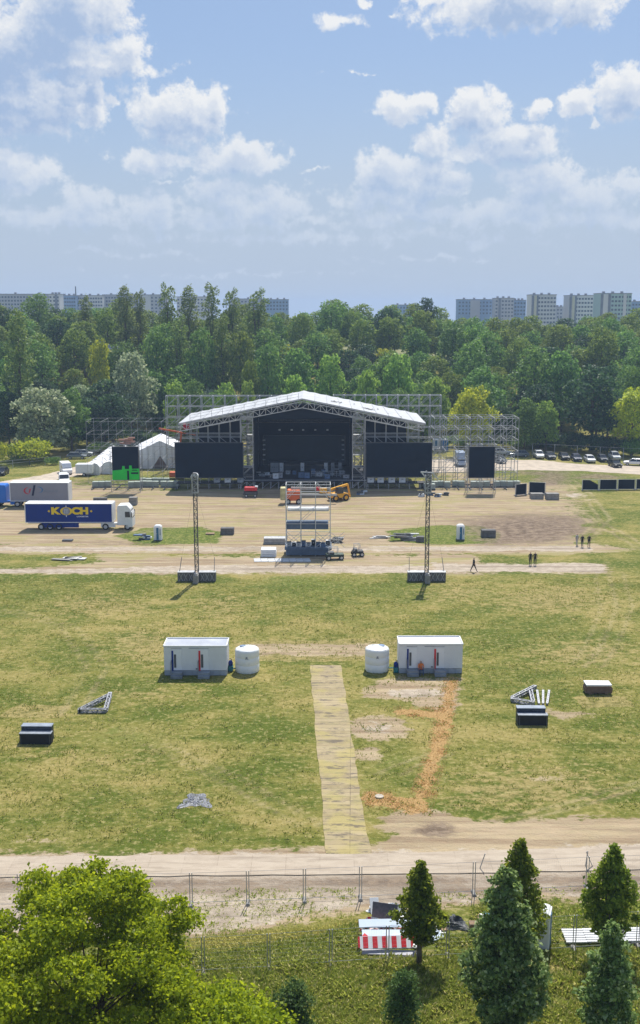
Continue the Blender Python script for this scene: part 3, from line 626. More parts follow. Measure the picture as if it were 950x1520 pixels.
# the big bright trees in the lower left
def lime(name, label, X0, Y0, Ht, Rd, n, seed, size=.21):
    r_ = random.Random(seed); lob = []
    for i in range(200):
        t = r_.random(); z = Ht*(.22+.70*t); pr = Rd*math.sin(math.pi*min(1, .30+.64*t))**.75
        a = r_.uniform(0, 6.283); rr = pr*r_.uniform(.10, 1.12)**.6; q = r_.uniform(.30, .78)
        lob.append((rr*math.cos(a), rr*math.sin(a), z, q, q, q*r_.uniform(.5, .8)))
    t = thing(name, label, 'tree', (X0, Y0, 0), 0)
    link('crown', leaves_mesh('crown', seed, lob, n, size, LM['lime'], .8, .40, .75, loose=.26), t)
    b = MB(); base = Vector((0, 0, -.3))
    b.tube([base, (.1, .1, Ht*.2), (0, .2, Ht*.45)], [.24, .18, .12], 10)
    for i in range(46):
        l = lob[i]; s_ = Vector((0, .1, Ht*r_.uniform(.18, .45))); e = Vector(l[:3]); md = s_.lerp(e, .55)+Vector((0, 0, -.05*Ht*r_.random()))
        b.tube([s_, md, e, e+Vector((0, 0, .4))], [.05, .032, .018, .008], 6)
    b.build('trunk', bark, t, smoothf=True); return t
lime('lime_tree', 'big bright yellow green tree filling the lower left corner', -9.9, 41.5, 10.2, 5.3, 82000, 201, .165)
lime('lime_tree', 'lower bright green tree at the bottom edge, right of the big one', -4.6, 40.8, 4.6, 3.0, 26000, 202, .175)
lime('lime_tree', 'bright green tree cut off by the bottom left edge, in front of the big one', -12.6, 37.5, 8.0, 3.6, 26000, 203, .175)
# ------------------------------------------------------------------ weeds and grass near the lower fence
def tufts(name, label, regions, n, hgt, wid, mt, seed, blades=5, kind='stuff', cat='grass'):
    g = np.random.default_rng(seed); pts = []
    for poly, wgt in regions:
        pw = np.array([G(*q_) for q_ in poly]); lo, hi = pw.min(0), pw.max(0); k = int(n*wgt); c = 0
        while c < k:
            q_ = lo+(hi-lo)*g.random((k, 2)); ins = np.zeros(k, bool)
            for i in range(len(pw)):
                a, b_ = pw[i-1], pw[i]; ins ^= ((a[1] > q_[:, 1]) != (b_[1] > q_[:, 1])) & (q_[:, 0] < (b_[0]-a[0])*(q_[:, 1]-a[1])/(b_[1]-a[1]+1e-12)+a[0])
            cl = np.sin(q_[:, 0]*1.7+1)*np.sin(q_[:, 1]*2.1)+np.sin(q_[:, 0]*.6)*np.cos(q_[:, 1]*.8+2)*.8
            cl2 = np.sin(q_[:, 0]*.21+2)*np.sin(q_[:, 1]*.17)+np.sin(q_[:, 0]*.09+q_[:, 1]*.13)
            ins &= g.random(k) < .12+.48*(cl > 0)+.3*(cl2 > .2)
            pts.append(q_[ins]); c += int(ins.sum())
    pt = np.concatenate(pts); n = len(pt)
    big = .5+.9*g.random(n)**2+.35*(np.sin(pt[:, 0]*1.1+3)*np.sin(pt[:, 1]*1.4) > .2)
    P_ = np.repeat(pt, blades, 0); s = np.repeat(big, blades); m_ = len(P_); a = g.random(m_)*6.283; lean = (.2+.9*g.random(m_))
    dx, dy = np.cos(a), np.sin(a); h_ = hgt*s*(.5+.7*g.random(m_)); w_ = wid*s
    v = np.zeros((m_, 4, 3)); off = .10*s*g.random(m_)
    bx, by = P_[:, 0]+dx*off, P_[:, 1]+dy*off
    v[:, 0] = np.stack([bx+dy*w_*.3, by-dx*w_*.3, np.zeros(m_)], 1); v[:, 1] = np.stack([bx-dy*w_*.3, by+dx*w_*.3, np.zeros(m_)], 1)
    v[:, 2] = np.stack([bx+dx*h_*lean*.5-dy*w_*.6, by+dy*h_*lean*.5+dx*w_*.6, h_*.6], 1); v[:, 3] = np.stack([bx+dx*h_*lean+dy*w_*.3, by+dy*h_*lean-dx*w_*.3, h_], 1)
    me = bpy.data.meshes.new(name); me.vertices.add(m_*4); me.vertices.foreach_set('co', v.ravel()); me.loops.add(m_*4); me.loops.foreach_set('vertex_index', np.arange(m_*4, dtype=np.int32))
    me.polygons.add(m_); me.polygons.foreach_set('loop_start', np.arange(0, m_*4, 4, dtype=np.int32)); me.update(calc_edges=True); me.materials.append(mt)
    o = link(name, me); return tag(o, label, cat, None, kind)
LM['weed'] = leafmat('leaf_weed', (.16, .215, .026), (.38, .43, .085), (.58, .52, .26), .5)
LM['drygrass'] = leafmat('leaf_dry_grass', (.34, .34, .07), (.62, .56, .22), (.22, .28, .04), .5)
low = [(-20, 1424), (240, 1420), (330, 1412), (470, 1392), (528, 1376), (532, 1424), (648, 1424), (650, 1392), (700, 1392), (702, 1350), (740, 1344), (826, 1344), (826, 1412), (900, 1414), (970, 1412), (970, 1560), (-20, 1560)]
tufts('weeds', 'knee high green weeds and grass below the lower fence', [(low, 1.0)], 34000, .20, .055, LM['weed'], 1, 6)
tufts('grass', 'short straw coloured grass between the weeds', [(low, .7), ([(200, 1404), (480, 1376), (530, 1366), (530, 1380), (330, 1414), (200, 1418)], .15)], 30000, .13, .04, LM['drygrass'], 2, 5)
tufts('weeds', 'scattered small weeds on the bare sand between the fences', [([(150, 1322), (530, 1318), (530, 1372), (330, 1414), (150, 1414)], .8), ([(640, 1325), (960, 1312), (960, 1340), (640, 1350)], .2)], 1300, .07, .04, LM['weed'], 3, 6)

LM['chip'] = leafmat('wood_chip', (.48, .30, .10), (.80, .54, .23), (.90, .74, .44), .2)
tufts('wood_chips', 'loose orange wood chips strewn along the branching trail', [([(660, 1004), (681, 1004), (676, 1070), (642, 1208), (600, 1208), (534, 1196), (534, 1172), (575, 1170), (606, 1182), (636, 1100), (640, 1070), (584, 1064), (584, 1048), (650, 1050)], 1.0)], 3800, .04, .045, LM['chip'], 5, 4, cat='chips')
LM['meadow'] = leafmat('leaf_meadow', (.12, .165, .020), (.29, .295, .068), (.50, .44, .21), .5)
tufts('grass', 'short tufts of green and straw coloured meadow grass', [([(-20, 1256), (455, 1256), (474, 1256), (466, 1120), (456, 984), (512, 984), (528, 1120), (548, 1210), (640, 1212), (660, 1206), (970, 1206), (970, 858), (-20, 858)], 1.0)], 34000, .085, .05, LM['meadow'], 6, 4)

tufts('grass', 'thin grass round the white slatted boards', [([(826, 1346), (970, 1346), (970, 1378), (826, 1380)], 1.0)], 1500, .14, .045, LM['weed'], 9, 5)
# ------------------------------------------------------------------ materials of the built things
white = mat('white_paint', (.78, .79, .80), .5, 0, .06, 1.5, 0, .4, .25, (.50, .48, .44))
membrane = mat('roof_membrane', (.50, .515, .54), .65, 0, .12, .35, 0, .25, .55, (.30, .30, .30))
alu = mat('aluminium', (.58, .59, .60), .45, .35, .12, 3)
galv = mat('galvanised_steel', (.42, .43, .44), .5, .35, .2, 2.5)
dsteel = mat('dark_steel', (.10, .105, .11), .6, .3, .3, 2)
cloth = mat('black_cloth', (.002, .007, .015), .95, 0, .25, .6)
led = mat('led_screen', (.002, .009, .022), .6, 0, .25, .5, 0, .12)
led2 = mat('led_screen_unlit_grey', (.020, .034, .044), .6, 0, .2, .4, 0, .2)
deckm = mat('stage_deck', (.035, .035, .04), .8, 0, .3, .8)
concrete = mat('concrete', (.30, .29, .27), .9, 0, .25, 1.2, .3, .2, .4, (.16, .15, .13))
dconc = mat('dark_concrete', (.17, .165, .16), .9, 0, .3, 1.5, .3, .2, .4, (.08, .08, .075))
greenc = mat('green_cloth', (.02, .62, .05), .8, 0, .12, .5)
orange = mat('orange_paint', (.75, .14, .03), .5, 0, .1, 1)
yellow = mat('yellow_paint', (.85, .42, .02), .5, 0, .1, 1)
red = mat('red_paint', (.62, .02, .03), .5, 0, .1, 1)
tyre = mat('tyre_rubber', (.022, .022, .023), .9, 0, .2, 4)
glass = mat('dark_glass', (.025, .032, .04), .12, 0, .05, 1, 0, .6)
blue = mat('blue_paint', (.003, .028, .22), .55, 0, .12, .5, 0, .25, .15, (.03, .04, .09))
plast = mat('tank_plastic', (.80, .81, .80), .45, 0, .04, .7, 0, .4, .12, (.6, .6, .55))
ibcp = mat('ibc_plastic', (.40, .47, .40), .5, 0, .1, 2)
wood = mat('timber', (.30, .20, .12), .85, 0, .3, 2, .2)
pale = mat('pale_boards', (.70, .68, .64), .7, 0, .15, 2, .1)
YS = 200.0
def SX(px, Y=YS, z=0.0): return xd(px, Y, z)
C0 = -3.3            # stage centre line
# --- stage
st = thing('concert_stage', 'large open air concert stage with a white gabled roof and black cloth walls', 'stage', (C0, YS, 0))
half, ez, pz, dep = 23.0, 12.3, 16.9, 20.0
b = MB()
th = .35
for s in (-1, 1):
    P_ = [(0, 0, pz), (s*half, 0, ez), (s*half, dep, ez), (0, dep, pz)]
    Q_ = [(x, y_, z-th) for x, y_, z in P_]
    nseg = 10
    for k in range(nseg):       # bays sag slightly between arches
        t0, t1 = k/nseg, (k+1)/nseg
        x0, x1 = s*half*t0, s*half*t1; z0, z1 = pz+(ez-pz)*t0, pz+(ez-pz)*t1; xm, zm = (x0+x1)/2, (z0+z1)/2-.10
        b.add([(x0, 0, z0), (xm, 0, zm), (x1, 0, z1), (x1, dep, z1), (xm, dep, zm), (x0, dep, z0)], [(0, 1, 4, 5), (1, 2, 3, 4)] if s > 0 else [(5, 4, 1, 0), (4, 3, 2, 1)])
        b.add([(x0, -.05, z0), (x1, -.05, z1), (x1, -.05, z1-.3), (x0, -.05, z0-.3)], [(0, 1, 2, 3)])
rf_ = b.build('roof', membrane, st)
b = MB()
for s in (-1, 1):
    for k in range(1, 10):
        t0 = k/10; b.bar((s*half*t0, .0, pz+(ez-pz)*t0+.03), (s*half*t0, dep, pz+(ez-pz)*t0+.03), .10, .06)
b.build('seam', mat('seam_grey', (.36, .37, .39), .7), rf_)
def truss(mb, p, q, dpt, bays, w=.10, up=Vector((0, 0, 1)), diag=.07, rev=False):
    p, q = Vector(p), Vector(q); d = up*dpt
    mb.bar(p, q, w); mb.bar(p-d, q-d, w)
    for k in range(bays+1):
        a = p.lerp(q, k/bays); mb.bar(a, a-d, diag)
        if k < bays:
            c_ = p.lerp(q, (k+1)/bays)
            if (k % 2 == 0) != rev: mb.bar(a, c_-d, diag)
            else: mb.bar(a-d, c_, diag)
# front, middle and rear arches
for yy in (0, 10, 20):
    b = MB()
    for s in (-1, 1): truss(b, (0, yy+.1, pz-.6), (s*half*.985, yy+.1, ez-.35), 1.15, 20, .13, diag=.09, rev=s > 0)
    b.bar((-half*.98, yy+.1, ez-1.45), (-half*.4, yy+.1, ez+1.3), .1); b.bar((half*.98, yy+.1, ez-1.45), (half*.4, yy+.1, ez+1.3), .1)
    b.build('roof_truss', alu, st)
# towers (lattice of four legs), front and rear pairs
def lattice(mb, cx, cy, z0, z1, wx, wy, step, t=.13, d=.08, n=0):
    for a in (-1, 1):
        for c_ in (-1, 1): mb.bar((cx+a*wx/2, cy+c_*wy/2, z0), (cx+a*wx/2, cy+c_*wy/2, z1), t)
    z = z0; k = n
    while z < z1-.05:
        zt = min(z+step, z1)
        for c_ in (-1, 1):
            e = 1 if k % 2 else -1
            mb.bar((cx-e*wx/2, cy+c_*wy/2, z), (cx+e*wx/2, cy+c_*wy/2, zt), d)
            mb.bar((cx-wx/2, cy+c_*wy/2, zt), (cx+wx/2, cy+c_*wy/2, zt), d)
            mb.bar((cx+c_*wx/2, cy-e*wy/2, z), (cx+c_*wx/2, cy+e*wy/2, zt), d); mb.bar((cx+c_*wx/2, cy-wy/2, zt), (cx+c_*wx/2, cy+wy/2, zt), d)
        z = zt; k += 1
for i, x in enumerate((-10.35, 10.55)):
    for yy in (.9, 18):
        b = MB(); lattice(b, x, yy, .1, 13.5, 2.3, 2.3, 2.15, .15, .10, i)
        for z in (4, 8.1, 12.2): b.box((x, yy, z), (2.2, 2.2, .08))
        b.build('roof_tower', galv, st)
# black walls, ceiling fringe, back cloth with rounded upper corners
b = MB()
def arch(x0, x1, z0, z1, r, n=6):
    o = [(x0, z0), (x1, z0)]
    o += [(x1-r+r*math.cos(t), z1-r+r*math.sin(t)) for t in (k*math.pi/2/n for k in range(n+1))]
    o += [(x0+r-r*math.sin(t), z1-r+r*math.cos(t)) for t in (k*math.pi/2/n for k in range(n+1))]; return o
b.box((0, 19.0, 7.5), (19.4, .1, 12.6)); b.box((-9.2, 10, 7.3), (.1, 18.2, 12.4)); b.box((9.4, 10, 7.3), (.1, 18.2, 12.4)); b.box((0, 10, 14.25), (19.6, 18.0, .1))
b.prism([(-9.2, 13.3), (-9.2, 12.0), (-8.9, 12.9), (-8.3, 13.15), (8.5, 13.15), (9.1, 12.9), (9.4, 12.0), (9.4, 14.1), (4, 14.9), (-4, 14.9), (-9.2, 14.1)], .4, .5)
b.build('back_cloth', cloth, st)
for s in (-1, 1):
    b = MB(); x0, x1 = s*11.8, s*22.2
    z1a, z1b = ez+1.0, ez-1.2
    poly = [(x0, 1.2), (x1*.89, 1.2), (x1*.89, z1b+.9), (x0, z1a)] if s > 0 else [(x1*.89, 1.2), (x0, 1.2), (x0, z1a), (x1*.89, z1b+.9)]
    b.prism(poly, 4.6, 4.7); b.build('side_cloth', cloth, st)
b = MB(); b.box((0, 9.5, 1.45), (24.6, 19.6, .25)); b.box((0, -.55, 1.5), (19, .5, .22))
b.build('deck', deckm, st)
b = MB()
for k in range(17):
    x = -12+k*1.5
    b.bar((x, -.2, 0), (x, -.2, 1.35), .09); b.bar((x, 3, 0), (x, 3, 1.35), .09)
    if k < 16: b.bar((x, -.2, .1), (x+1.5, -.2, 1.3), .06)
b.bar((-12, -.3, 1.62), (12, -.3, 1.62), .10); b.build('deck_frame', alu, st)
# roof edge rails on the left slope, strips and dark patches on the right slope
b = MB()
for k in range(11):
    t = .03+k*.088; x, z = -half*t, pz+(ez-pz)*t
    b.bar((x, .6, z), (x, .6, z+1.05), .07)
for h_ in (.5, 1.0): b.bar((-half*.03, .6, pz-.2+h_), (-half*.91, .6, pz+(ez-pz)*.91+h_), .05)
b.build('safety_rail', galv, st)
b = MB(); rr = random.Random(4)
for t0, t1, yy in ((.235, .33, 8), (.49, .60, 6), (.235, .32, 7), (.625, .645, 9), (.80, .815, 3), (.43, .438, 10), (.30, .305, 5), (.70, .71, 5), (.50, .59, 7)):
    n = max(1, int((t1-t0)/.011))
    for k in range(n):
        t = t0+(t1-t0)*(k+.5)/n; x, z = half*t, pz+(ez-pz)*t+.02
        sx_, sy_ = rr.uniform(.12, .30), rr.uniform(.5, 1.7); y_ = yy+rr.uniform(-.8, .8); dz = (ez-pz)/half*sx_/2
        b.add([(x-sx_/2, y_, z-dz), (x+sx_/2, y_, z+dz), (x+sx_/2, y_+sy_, z+dz), (x-sx_/2, y_+sy_, z-dz)], [(0, 1, 2, 3)])
b.build('roof_strap', mat('strap_black', (.06, .06, .065), .8), st)
# scaffold bays carrying the side walls: in front of the black side cloth, under the sloping roof
for s in (-1, 1):
    for k in range(5):
        x0, x1 = s*(11.6+k*2.1), s*(11.6+(k+1)*2.1)
        roofz = lambda x: pz+(ez-pz)*abs(x)/half-1.9
        b = MB()
        for yy in (2.6, 4.3):
            b.bar((x0, yy, 0), (x0, yy, roofz(x0)), .11)
            b.bar((x0, yy, 9.4), (x1, yy, 9.4), .12); b.bar((x0, yy, 10.0), (x1, yy, 10.0), .12)
            b.bar((x0, yy, 2.0), (x1, yy, 2.0), .08)
        b.bar((x0, 2.6, 7.9), (x1, 2.6, 9.5), .09) if s < 0 else b.bar((x0, 2.6, 9.5), (x1, 2.6, 7.9), .09)
        b.bar((x0, 2.6, 8.2), (x1, 2.6, 8.2), .08)
        b.bar((x0, 2.6, .1), (x1, 2.6, 1.9), .06)
        b.build('scaffold_bay', galv, st)
# --- video screens
def screen(px0, px1, py0, py1, Y, label, m_=led, parts=True, fr=.06):
    z1, z0 = zd(py0, Y), zd(py1, Y); zc = (z0+z1)/2; x0, x1 = xd(px0, Y, zc), xd(px1, Y, zc)
    t = thing('video_screen', label, 'screen', ((x0+x1)/2, Y, z0)); w_, h_ = x1-x0, z1-z0
    b = MB(); b.box((0, 0, h_/2), (w_-.1, .25, h_-.1)); b.build('panel', m_, t)
    b = MB()
    for z in (.0, h_): b.box((0, .02, z), (w_+.1, .34, fr*2))
    for x in (-w_/2, w_/2): b.box((x, .02, h_/2), (fr*2, .34, h_-.2))
    b.build('frame', dsteel, t); return t, w_, h_
screen(260, 361, 657, 709, 199.0, 'wide black video screen hanging left of the stage opening')
screen(543, 641, 657, 708, 199.0, 'wide black video screen hanging right of the stage opening')
screen(391, 512, 646, 690, 216.0, 'dull dark grey video screen at the back inside the stage', led2)
t_, w_, h_ = screen(696, 734, 663, 709, 195.0, 'tall black video screen on the right hand scaffold')
t_, w_, h_ = screen(167, 206, 663, 712, 195.0, 'tall black video screen on the left scaffold with bright green lower part')
b = MB(); g_h = h_*.31
b.prism([(-w_/2-.05, .0), (w_/2+.05, .05), (w_/2+.08, g_h*1.1), (w_*.24, g_h*1.08), (w_*.23, g_h*1.4), (w_*.14, g_h*1.4), (w_*.13, g_h*1.05), (-w_*.03, g_h*1.05), (-w_*.04, g_h*1.35), (-w_*.13, g_h*1.35), (-w_*.14, g_h), (-w_/2-.05, g_h*.9)], -.24, -.16)
b.build('green_cover', greenc, t_)
b = MB(); b.box((w_*.09, -.27, g_h*.45), (.35, .04, g_h*.9)); b.box((w_*.34, -.27, g_h*.66), (w_*.27, .04, .3)); b.box((w_*.34, -.27, g_h*.95), (w_*.2, .04, .14)); b.build('dark_patch', cloth, t_)
# --- scaffolds
def scaffold(label, x0, x1, Y, depth, top, bay=2.35, lift=2.1, w=.10, skip_low=0, group=None, deck=False, dens=1):
    n = max(1, round((x1-x0)/bay)); st_ = (x1-x0)/n; t = thing('scaffold', label, 'scaffold', (x0, Y, 0), 0, group)
    nz = max(1, round(top/lift)); lz = top/nz
    for k in range(n+1):
        b = MB(); x = k*st_
        for yy in np.linspace(0, depth, 2+dens-1):
            b.bar((x, yy, 0), (x, yy, top), w)
            for j in range(skip_low, nz+1):
                z = j*lz
                if k < n:
                    b.bar((x, yy, z), (x+st_, yy, z), w*.85)
                    if j < nz and (j+k) % 2 == 0 or j >= nz-2 and j < nz: b.bar((x, yy, z), (x+st_, yy, z+lz), w*.6)
        for j in range(1, nz+1): b.bar((x, 0, j*lz), (x, depth, j*lz), w*.7)
        b.build('bay_frame', galv, t)
    return t
Yb = 224.0
scaffold('tall scaffold wall rising behind the left half of the white stage roof', xd(246, Yb, 14), xd(420, Yb, 14), Yb, 2.3, zd(588, Yb), w=.15)
scaffold('tall scaffold wall rising behind the right half of the white stage roof', xd(495, Yb, 14), xd(655, Yb, 14), Yb, 2.3, zd(587, Yb), w=.15)
scaffold('grey scaffold behind the tall screen right of the stage', xd(645, 206, 10), xd(770, 206, 10), 206.0, 7, zd(621, 206), bay=2.3, w=.10, dens=2)
scaffold('thin scaffold behind the screen with the green part', xd(128, 206, 10), xd(262, 206, 10), 206.0, 7, zd(626, 206), bay=2.9, lift=2.6, w=.05)
for s, px0, px1 in ((-1, 165, 208), (1, 694, 736)):
    scaffold('screen support scaffold with the green covered screen' if s < 0 else 'screen support scaffold with the plain black tall screen', xd(px0, 196, 5), xd(px1, 196, 5), 195.6, 2.2, 8.8, bay=2.6, w=.09)
# --- hanging side lights, drapes and gear inside the stage
def small(name, label, cat, group, px, py, Y, dims, m_, mi=None, z=None, rz=0, bev=.02):
    x, z_ = xd(px, Y, zd(py, Y)), (zd(py, Y) if z is None else z); b = MB(); b.box((0, 0, dims[2]/2), dims); 
    o = b.build(name, m_, None, (x, Y, z_), rz, bev); return tag(o, label, cat, group)
lampm = mat('lamp_housing', (.42, .47, .52), .4, .2, .1, 3)
for i, py in enumerate((654, 661, 668, 676, 683)):
    for px in (392, 509): small('stage_light', 'small grey light in the vertical rows beside the rear screen', 'light', 'rows of side lights in the stage', px, py, 213, (.50, .4, .22), lampm)
for px in (415, 433, 450, 468, 486): small('stage_light', 'faint grey light hanging above the rear screen', 'light', 'lights hanging above the rear screen', px, 639, 210, (.4, .35, .25), lampm)
b = MB(); truss(b, (-8.9, 0, 0), (9.1, 0, 0), .5, 22, .07, diag=.04); lt = b.build('light_truss', dsteel, None, (C0, 206, 12.3)); tag(lt, 'dark lighting truss across the top of the stage opening', 'truss')
casem = [mat('case_blue', (.10, .17, .30), .5, 0, .2), mat('case_grey', (.30, .33, .37), .5, 0, .2), mat('case_black', (.03, .032, .036), .6, 0, .2), mat('case_white', (.62, .66, .70), .5, 0, .15)]
rr = random.Random(9)
def case(px, py, Y, d, m_, label, group, z):
    t = thing('equipment_case', label, 'case', (xd(px, Y, z), Y, z), rr.uniform(-.2, .2), group)
    MB().box((0, 0, d[2]/2+.05), (d[0], d[1], d[2])).build('body', m_, t, bev=.03)
    b = MB(); b.box((0, 0, d[2]+.06), (d[0]+.04, d[1]+.04, .06)); b.box((0, -d[1]/2-.01, d[2]*.55), (d[0]*.3, .03, .08)); b.build('lid', alu if m_ is casem[2] else casem[2], t)
DZ = 1.58
for px in (384, 389, 396, 402, 409, 416, 428, 437, 447, 456, 465, 474, 480, 486, 492, 500, 507, 514):
    k = rr.choice((0, 1, 1, 2, 3)); case(px, 0, rr.uniform(201.5, 208), (rr.uniform(.7, 1.2), .8, rr.uniform(.5, 1.2)), casem[k], 'flight case standing on the stage floor', 'cases on the stage floor', DZ)
for px in (404, 411, 418, 408, 449, 494, 484, 505): case(px, 0, 210, (.7, .6, 1.9), casem[rr.choice((1, 3))], 'tall pale equipment rack at the back of the stage', 'racks at the back of the stage', DZ)
# risers at the back
b = MB(); b.box((0, 0, .6), (14, 3, 1.2)); b.box((0, 1.2, 1.5), (14, 1.2, .6)); o = b.build('stage_riser', deckm, None, (C0, 213, DZ)); tag(o, 'long black riser below the rear screen', 'riser')
b = MB()
for k in range(9): b.bar((-3.2+k*.8, 0, 0), (-3.2+k*.8, 0, 1.1), .06)
for z in (.35, .7, 1.1): b.bar((-3.2, 0, z), (3.2, 0, z), .06)
o = b.build('stage_railing', lampm, None, (xd(487, 204, 2), 204, DZ)); tag(o, 'pale metal railing on the right of the stage floor', 'railing')
# speaker / case boxes under the side screens
for i, px in enumerate((322, 338, 357)): case(px, 0, 199.6, (1.15, .9, 1.25), casem[3 if i == 1 else 1], 'pale box under the left wide screen', 'boxes under the left screen', 1.2)
for i, px in enumerate((550, 565, 581, 597)): case(px, 0, 199.6, (1.2, .9, 1.15+.1*(i % 2)), casem[3], 'white box under the right wide screen', 'boxes under the right screen', 1.2)
for s, (a, c_) in ((-1, (262, 358)), (1, (545, 640))):
    x0, x1 = xd(a, 199.5, 1), xd(c_, 199.5, 1); t = thing('side_platform', 'low dark platform below the %s wide screen' % ('left' if s < 0 else 'right'), 'platform', ((x0+x1)/2, 200.4, 0))
    MB().box((0, 0, 1.1), (x1-x0, 2.4, .18)).build('deck', deckm, t)
    for k in range(7):
        b = MB(); x = -(x1-x0)/2+.15+k*(x1-x0-.3)/6; b.bar((x, -1.1, 0), (x, -1.1, 1.0), .1); b.bar((x, 1.1, 0), (x, 1.1, 1.0), .1); b.build('leg', galv, t)
    b = MB(); b.bar((-(x1-x0)/2, -1.15, 2.15), ((x1-x0)/2, -1.15, 2.15), .06)
    for k in range(9): x = -(x1-x0)/2+k*(x1-x0)/8; b.bar((x, -1.15, 1.1), (x, -1.15, 2.15), .06)
    b.build('railing', galv, t)
# --- ballast tanks in rows
ib = thing('ballast_tank', 'translucent water cube in a cage at the foot of the scaffold', 'water tank')
MB().box((0, 0, .66), (1.1, 1.0, 1.0)).build('tank', ibcp, ib, bev=.08)
b = MB()
for z in (.35, .7, 1.1):
    for a, c_ in (((-.58, -.53), (.58, -.53)), ((.58, -.53), (.58, .53)), ((-.58, .53), (.58, .53)), ((-.58, -.53), (-.58, .53))): b.bar((*a, z), (*c_, z), .03)
for k in range(5):
    for y_ in (-.53, .53): b.bar((-.58+k*.29, y_, .15), (-.58+k*.29, y_, 1.15), .03)
b.build('cage', galv, ib)
b = MB(); b.box((0, 0, .13), (1.2, 1.05, .06))
for x in (-.5, 0, .5): b.box((x, 0, .05), (.15, 1.05, .1))
b.build('pallet', dsteel, ib)
rr = random.Random(3); first = True
def ibc(px, Y, side, z=0):
    global first
    lab = 'translucent water cube in the row left of the stage' if side < 0 else 'translucent water cube in the row right of the stage'; gp = 'water cubes left of the stage' if side < 0 else 'water cubes right of the stage'
    loc = (xd(px, Y, .6), Y, z); rz = rr.uniform(-.06, .06)
    if first: ib.location = loc; ib['label'] = lab; ib['group'] = gp; first = False
    else: dup(ib, loc, rz, lab, gp)
for px in (142, 151, 160, 195, 204, 213, 222, 231, 243, 253, 262): ibc(px, 201.5+rr.uniform(-.5, .5), -1)
for px in (212, 221, 230, 238, 247): ibc(px, 205.2+rr.uniform(-.5, .5), -1)
for px in (627, 645, 654, 664, 676, 685, 703, 712, 722, 737, 747, 757, 767): ibc(px, 201.5+rr.uniform(-.6, .6), 1)
for px in (634, 641): ibc(px, 198.6, 1)
# base beams of the side scaffolds
for s, a, c_ in ((-1, 138, 262), (1, 645, 768)):
    x0, x1 = xd(a, 199, 0), xd(c_, 199, 0); b = MB()
    for k in range(8): x = x0+(x1-x0)*k/7; b.bar((x, 197.8, .15), (x, 203, .15), .16)
    b.bar((x0, 199, .32), (x1, 199, .32), .16); b.bar((x0, 202.6, .32), (x1, 202.6, .32), .16)
    o = b.build('base_frame', dsteel, None); tag(o, 'dark base beams under the scaffold %s of the stage' % ('left' if s < 0 else 'right'), 'beam frame')
# ------------------------------------------------------------------ text on vehicles
def text_mesh(s, size, bold=0.0, ext=.004, sx_=1.0):
    cu = bpy.data.curves.new('lettering', 'FONT'); cu.body = s; cu.size = size; cu.offset = bold; cu.extrude = ext; cu.align_x = 'CENTER'; cu.align_y = 'CENTER'
    o = bpy.data.objects.new('tmp', cu); COL.objects.link(o); dg = bpy.context.evaluated_depsgraph_get(); me_ = bpy.data.meshes.new_from_object(o.evaluated_get(dg)); bpy.data.objects.remove(o)
    me_.transform(Matrix.Diagonal((sx_, 1, 1, 1))); me_.transform(Matrix.Rotation(math.pi/2, 4, 'X')); return me_
def wheel(parent, x, y, r=.5, w_=.3, rim_=alu):
    b = MB(); n = 20; prof = [(r*.6, -w_/2), (r*.94, -w_/2), (r, -w_*.3), (r, w_*.3), (r*.94, w_/2), (r*.6, w_/2)]
    vs = [(p_*math.cos(a), q_, p_*math.sin(a)) for p_, q_ in prof for a in (2*math.pi*k/n for k in range(n))]
    b.add(vs, [(i*n+k, i*n+(k+1) % n, (i+1)*n+(k+1) % n, (i+1)*n+k) for i in range(5) for k in range(n)])
    wo = b.build('wheel', tyre, parent, (x, y, r), smoothf=True)
    b = MB(); vs = [(r*.6*math.cos(a), q_, r*.6*math.sin(a)) for q_ in (-w_*.35, w_*.35) for a in (2*math.pi*k/n for k in range(n))]
    b.add(vs, [tuple(range(n)), tuple(range(n, 2*n))[::-1]]+[(k, (k+1) % n, n+(k+1) % n, n+k) for k in range(n)]); b.build('rim', rim_, wo); return wo
